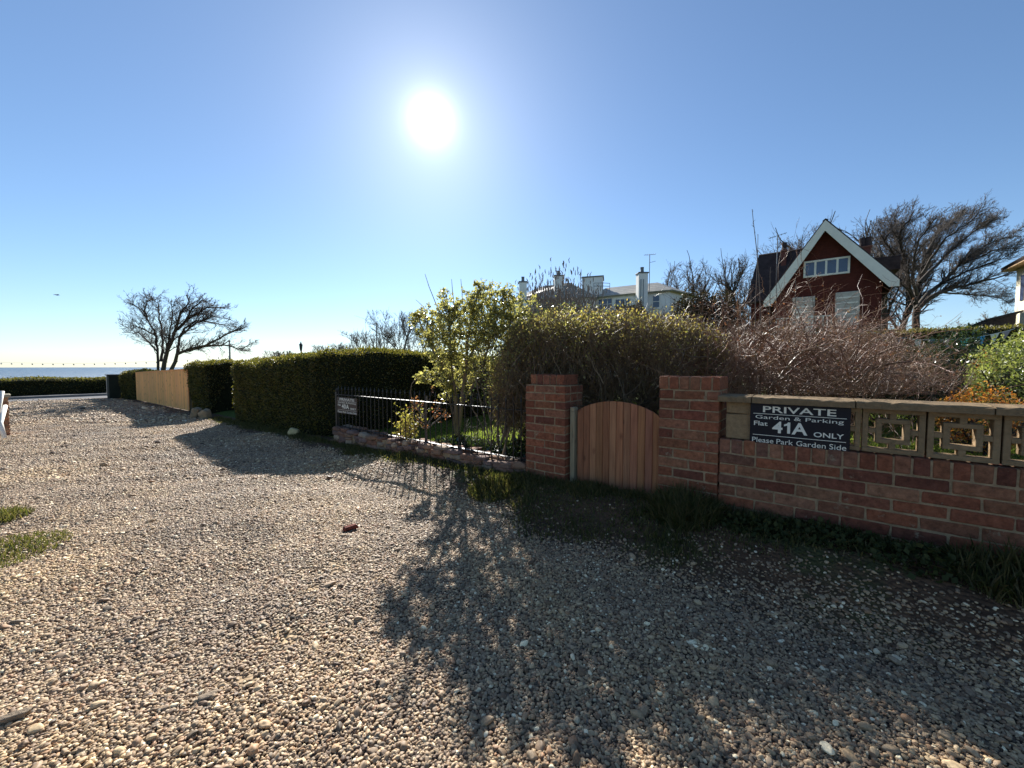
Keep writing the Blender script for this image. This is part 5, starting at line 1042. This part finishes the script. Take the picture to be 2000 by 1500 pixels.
        o = q.build('window', M_white, t); q = MB(); q.box(-w_ / 2 + fw + .001, w_ / 2 - fw - .001, .006, .03, fw + .001, h_ - fw - .001, fr); q.build('pane', M_glass, o)
        q = MB(); q.box(-w_ / 2 - .08, w_ / 2 + .08, .004, .14, -.1, -.003, fr); q.build('sill', M_render, o)
    def onw(u, v):     # hit the long wall
        d = ray(u, v); n_ = np.array([dirL[1], -dirL[0], 0]); s = (n_ @ (C - np.array([0, 0, EYE]))) / (n_ @ d); return np.array([0, 0, EYE]) + d * s
    for u, v, w_, h_, nx, nz_ in ((1182, 606, 1.6, 1.25, 3, 2), (1216, 604, 1.6, 1.1, 3, 2), (1281.5, 602, .75, 1.3, 1, 2)): win(onw(u, v), dirL, w_, h_, nx, nz_)
    dS = nrm((Bp - C)[None])[0]; pt = C + dS * 1.6; pt[2] = 5.6; win(pt, dS, .6, 1., 1, 2)
white_house()
# --- cream house at the right edge and shed
def cream_house():
    C = P(1986, 533, 19.); zt_ = C[2] + .15; m = plain('cream_render', (.80, .72, .52), .85, .2, .06, 2)
    t = thing('cream_house', 'cream rendered house with a dark overhanging eave at the right edge', 'house', (C[0] + 3, C[1] + 1, .5))
    cx, cy = toloc(C[0], C[1]); x0, x1, y0, y1 = cx, cx + 7, cy - 6, cy; o_ = .42
    q = MB(); q.box(x0, x1, y0, y1, .2, zt_); q.build('wall', m, t)
    q = MB(); q.box(x0 - o_, x1 + o_, y0 - o_, y1 + o_, zt_ + .002, zt_ + .05); q.build('soffit', plain('brown_soffit', (.30, .20, .11), .8, .2, .1, 3), t)
    e2 = [W(x0 - o_, y0 - o_, zt_ + .2), W(x1 + o_, y0 - o_, zt_ + .2), W(x1 + o_, y1 + o_, zt_ + .2), W(x0 - o_, y1 + o_, zt_ + .2)]; ap = W((x0 + x1) / 2, (y0 + y1) / 2, zt_ + 3.2); tiles('roof', [[e2[0], e2[1], ap], [e2[1], e2[2], ap], [e2[2], e2[3], ap], [e2[3], e2[0], ap]], M_darkroof, t)
    q = MB(); q.box(x0 - .03, x0 - .003, cy - 1.0, cy - .6, zt_ - 1.6, zt_ - .4); q.build('window', M_glass, t)
cream_house()
def shed():
    t = thing('garden_shed', 'dark shed with a sloping black roof beside the cream house', 'shed', tuple(P(1955, 640, 15.5) * [1, 1, 0] + np.array([0, 0, .5])))
    a, b = P(1924, 628, 15.5), P(1985, 610, 15.5); q = MB(); q.prism([(a[0], a[1], .4), (b[0], b[1], .4), (b[0], b[1], b[2]), (a[0], a[1], a[2])], (2.0, 2.2, 0)); q.build('wall', M_darkroof, t)
    q = MB(); q.prism([a + np.array([-.15, -.15, .01]), b + np.array([.1, -.15, .01]), b + np.array([.1, -.15, .08]), a + np.array([-.15, -.15, .08])], (2.3, 2.5, 0)); q.build('roof', plain('roof_felt', (.04, .035, .035), .9, .15, .2, 5), t)
shed()
# ------------------------------------------------------------------ bunting
def bunting():
    a, m_, b = P(1700, 648, 7.4), P(1840, 664, 7.4), P(1982, 642, 7.4); c = 2 * m_ - (a + b) / 2; L = lambda s: a * (1 - s) ** 2 + c * 2 * s * (1 - s) + b * s ** 2
    t = thing('bunting', 'string of blue, green and cream triangular flags across the right garden', 'bunting', tuple(L(.5))); q = MB(); q.tube([L(s) for s in np.linspace(0, 1, 24)], .004, 4); q.build('cord', M_white, t)
    cols = {'blue': (.05, .30, .50), 'green': (.12, .50, .47), 'cream': (.72, .66, .55), 'grey': (.33, .27, .3), 'navy': (.04, .09, .14)}; mats = {k2: plain(k2 + '_cloth', v2, .9, .1, .1, 20) for k2, v2 in cols.items()}
    r_ = random.Random(2)
    for s, cn in ((.10, 'cream'), (.20, 'grey'), (.325, 'cream'), (.435, 'navy'), (.53, 'grey'), (.655, 'green'), (.765, 'blue'), (.865, 'cream'), (.945, 'grey')):
        p0, p1 = L(s - .032), L(s + .032); sw = np.array([r_.uniform(-.03, .05), r_.uniform(-.05, .05), 0]); tip = (p0 + p1) / 2 + sw + np.array([0, 0, -.20]); md = (p0 + p1) / 2 + np.array([0, r_.uniform(-.02, .02), -.06])
        q = MB(); nrm_ = np.array([0, .0015, 0]); q.add([p0, p1, md, tip, p0 + nrm_, p1 + nrm_, md + nrm_, tip + nrm_], [(0, 2, 1), (0, 3, 2), (1, 2, 3), (4, 5, 6), (4, 6, 7), (5, 7, 6), (0, 1, 5, 4), (1, 3, 7, 5), (3, 0, 4, 7)]); q.build('flag', mats[cn], t)
bunting()
# ------------------------------------------------------------------ seafront: festoon, poles, lamp, bird, brick chip
def seafront():
    Y = 27.; t = thing('festoon_lights', 'string of small bulbs hanging along the seafront above the sea horizon', 'string lights', tuple(P(200, 710, Y)))
    pts = [P(u, v, Y) for u, v in ((-160, 700), (-60, 706), (0, 708), (80, 709.5), (160, 710), (240, 708), (300, 706), (380, 702), (447, 695))]
    s = np.linspace(0, 1, 60); arr = np.array(pts); C_ = np.stack([np.interp(s * (len(pts) - 1), range(len(pts)), arr[:, i]) for i in range(3)], 1); M_pale = plain('pale_cable', (.4, .4, .4), .6, .3, .1, 5); q = MB(); q.tube(C_, .005, 4); q.build('cable', M_pale, t)
    x0 = None
    for i in range(31):
        x = np.interp(i, [0, 30], [C_[0, 0], C_[-1, 0]]); z = np.interp(x, C_[:, 0], C_[:, 2]); y = np.interp(x, C_[:, 0], C_[:, 1])
        if x0 is None:
            q = MB(); q.tube([(x, y, z - .03), (x, y, z - .06), (x, y, z - .10), (x, y, z - .13)], [.02, .038, .038, .015], 8); b0 = q.build('bulb', M_pale, t, smooth=True); x0, z0, y0 = x, z, y
        else:
            b = b0.copy(); COL.objects.link(b); b.parent = t; b.location = Vector(b0.location) + Vector((x - x0, y - y0, z - z0))
    def pole(u, v, Y, r, lab, name='pole', cat='pole'):
        p = P(u, v, Y); g = gz(p[0], p[1]); q = MB(); q.tube([(p[0], p[1], g), (p[0], p[1], (g + p[2]) / 2), p], [r, r, r * .7], 8); q.tube([p, p + np.array([0, 0, r]), p + np.array([0, 0, r * 2.2])], [r * .7, r * 1.4, r * .3], 8); return tag(q.build(name, M_steel, origin=(p[0], p[1], g)), lab, cat)
    pole(448, 668, 27, .06, 'festoon light pole rising above the hedge right of the windswept seafront tree')
    pole(735, 634, 30, .05, 'tall thin flag pole between the leafless trees above the hedge', 'flag_pole', 'flag pole')
    p = P(588, 686, 32); g = gz(p[0], p[1]); t = thing('street_lamp', 'old fashioned street lamp rising above the clipped hedge', 'street lamp', (p[0], p[1], g))
    q = MB(); q.tube([(p[0], p[1], g), (p[0], p[1], p[2] - .1), p], [.08, .05, .05], 8); q.build('lamp_post', M_iron, t)
    q = MB(); q.tube([p, p + np.array([0, 0, .1]), p + np.array([0, 0, .5]), p + np.array([0, 0, .52]), p + np.array([0, 0, .68]), p + np.array([0, 0, .8])], [.05, .09, .13, .16, .05, .02], 6); q.build('lantern', M_iron, t)
    p = P(110, 576, 45.); q = MB(); V = [(-.28, 0, .0), (-.12, .05, .10), (0, .1, .02), (.12, .05, .10), (.28, 0, .0), (0, -.1, .02), (0, .32, 0), (0, -.28, .0), (0, .05, -.06)]
    q.add([p + np.array([v[0] * 1.4, v[1] * 1.2, v[2]]) for v in V], [(0, 1, 2, 5), (4, 3, 2, 5), (2, 6, 8), (5, 7, 8), (2, 8, 5), (0, 5, 2), (4, 2, 5)]); tag(q.build('seagull', M_steel, origin=p), 'small gull gliding in the sky above the sea', 'bird')
    g = PG(685, 1035); r_ = random.Random(3); q = MB(); f = lambda x, y, z: (g[0] + x * .8 - y * .6, g[1] + x * .6 + y * .8, z); q.box(-.05, .05, -.025, .02, .005, .035, f, tint=(.16, .045, .03), cham=.008, jit=.006, rng=r_)
    tag(q.build('brick_fragment', M_brick, origin=(g[0], g[1], .01)), 'dark red brick chip lying on the shingle', 'brick chip')
    for u, v, d, lab, sd in ((405, 1362, (.062, .03, .026), 'long grey brown stone lying in the shingle at the bottom left', 1), (30, 1398, (.085, .03, .026), 'long pale stone in the shingle near the bottom left corner', 2), (1270, 1325, (.03, .022, .018), 'pale whitish pebble among the dark shingle, bottom right of centre', 3)):
        g = PG(u, v, .02); p = stone_mesh((0, 0, 0), d, random.Random(sd), 0.); a = .6; p = np.stack([p[:, 0] * math.cos(a) - p[:, 1] * math.sin(a), p[:, 0] * math.sin(a) + p[:, 1] * math.cos(a), p[:, 2]], 1) + g
        tag(np_mesh('long_stone', p, np.array(STONEF), M_stone, origin=tuple(g), smooth=True, tint=np.tile((.26, .20, .14), (len(p), 1))), lab, 'stone')
seafront()
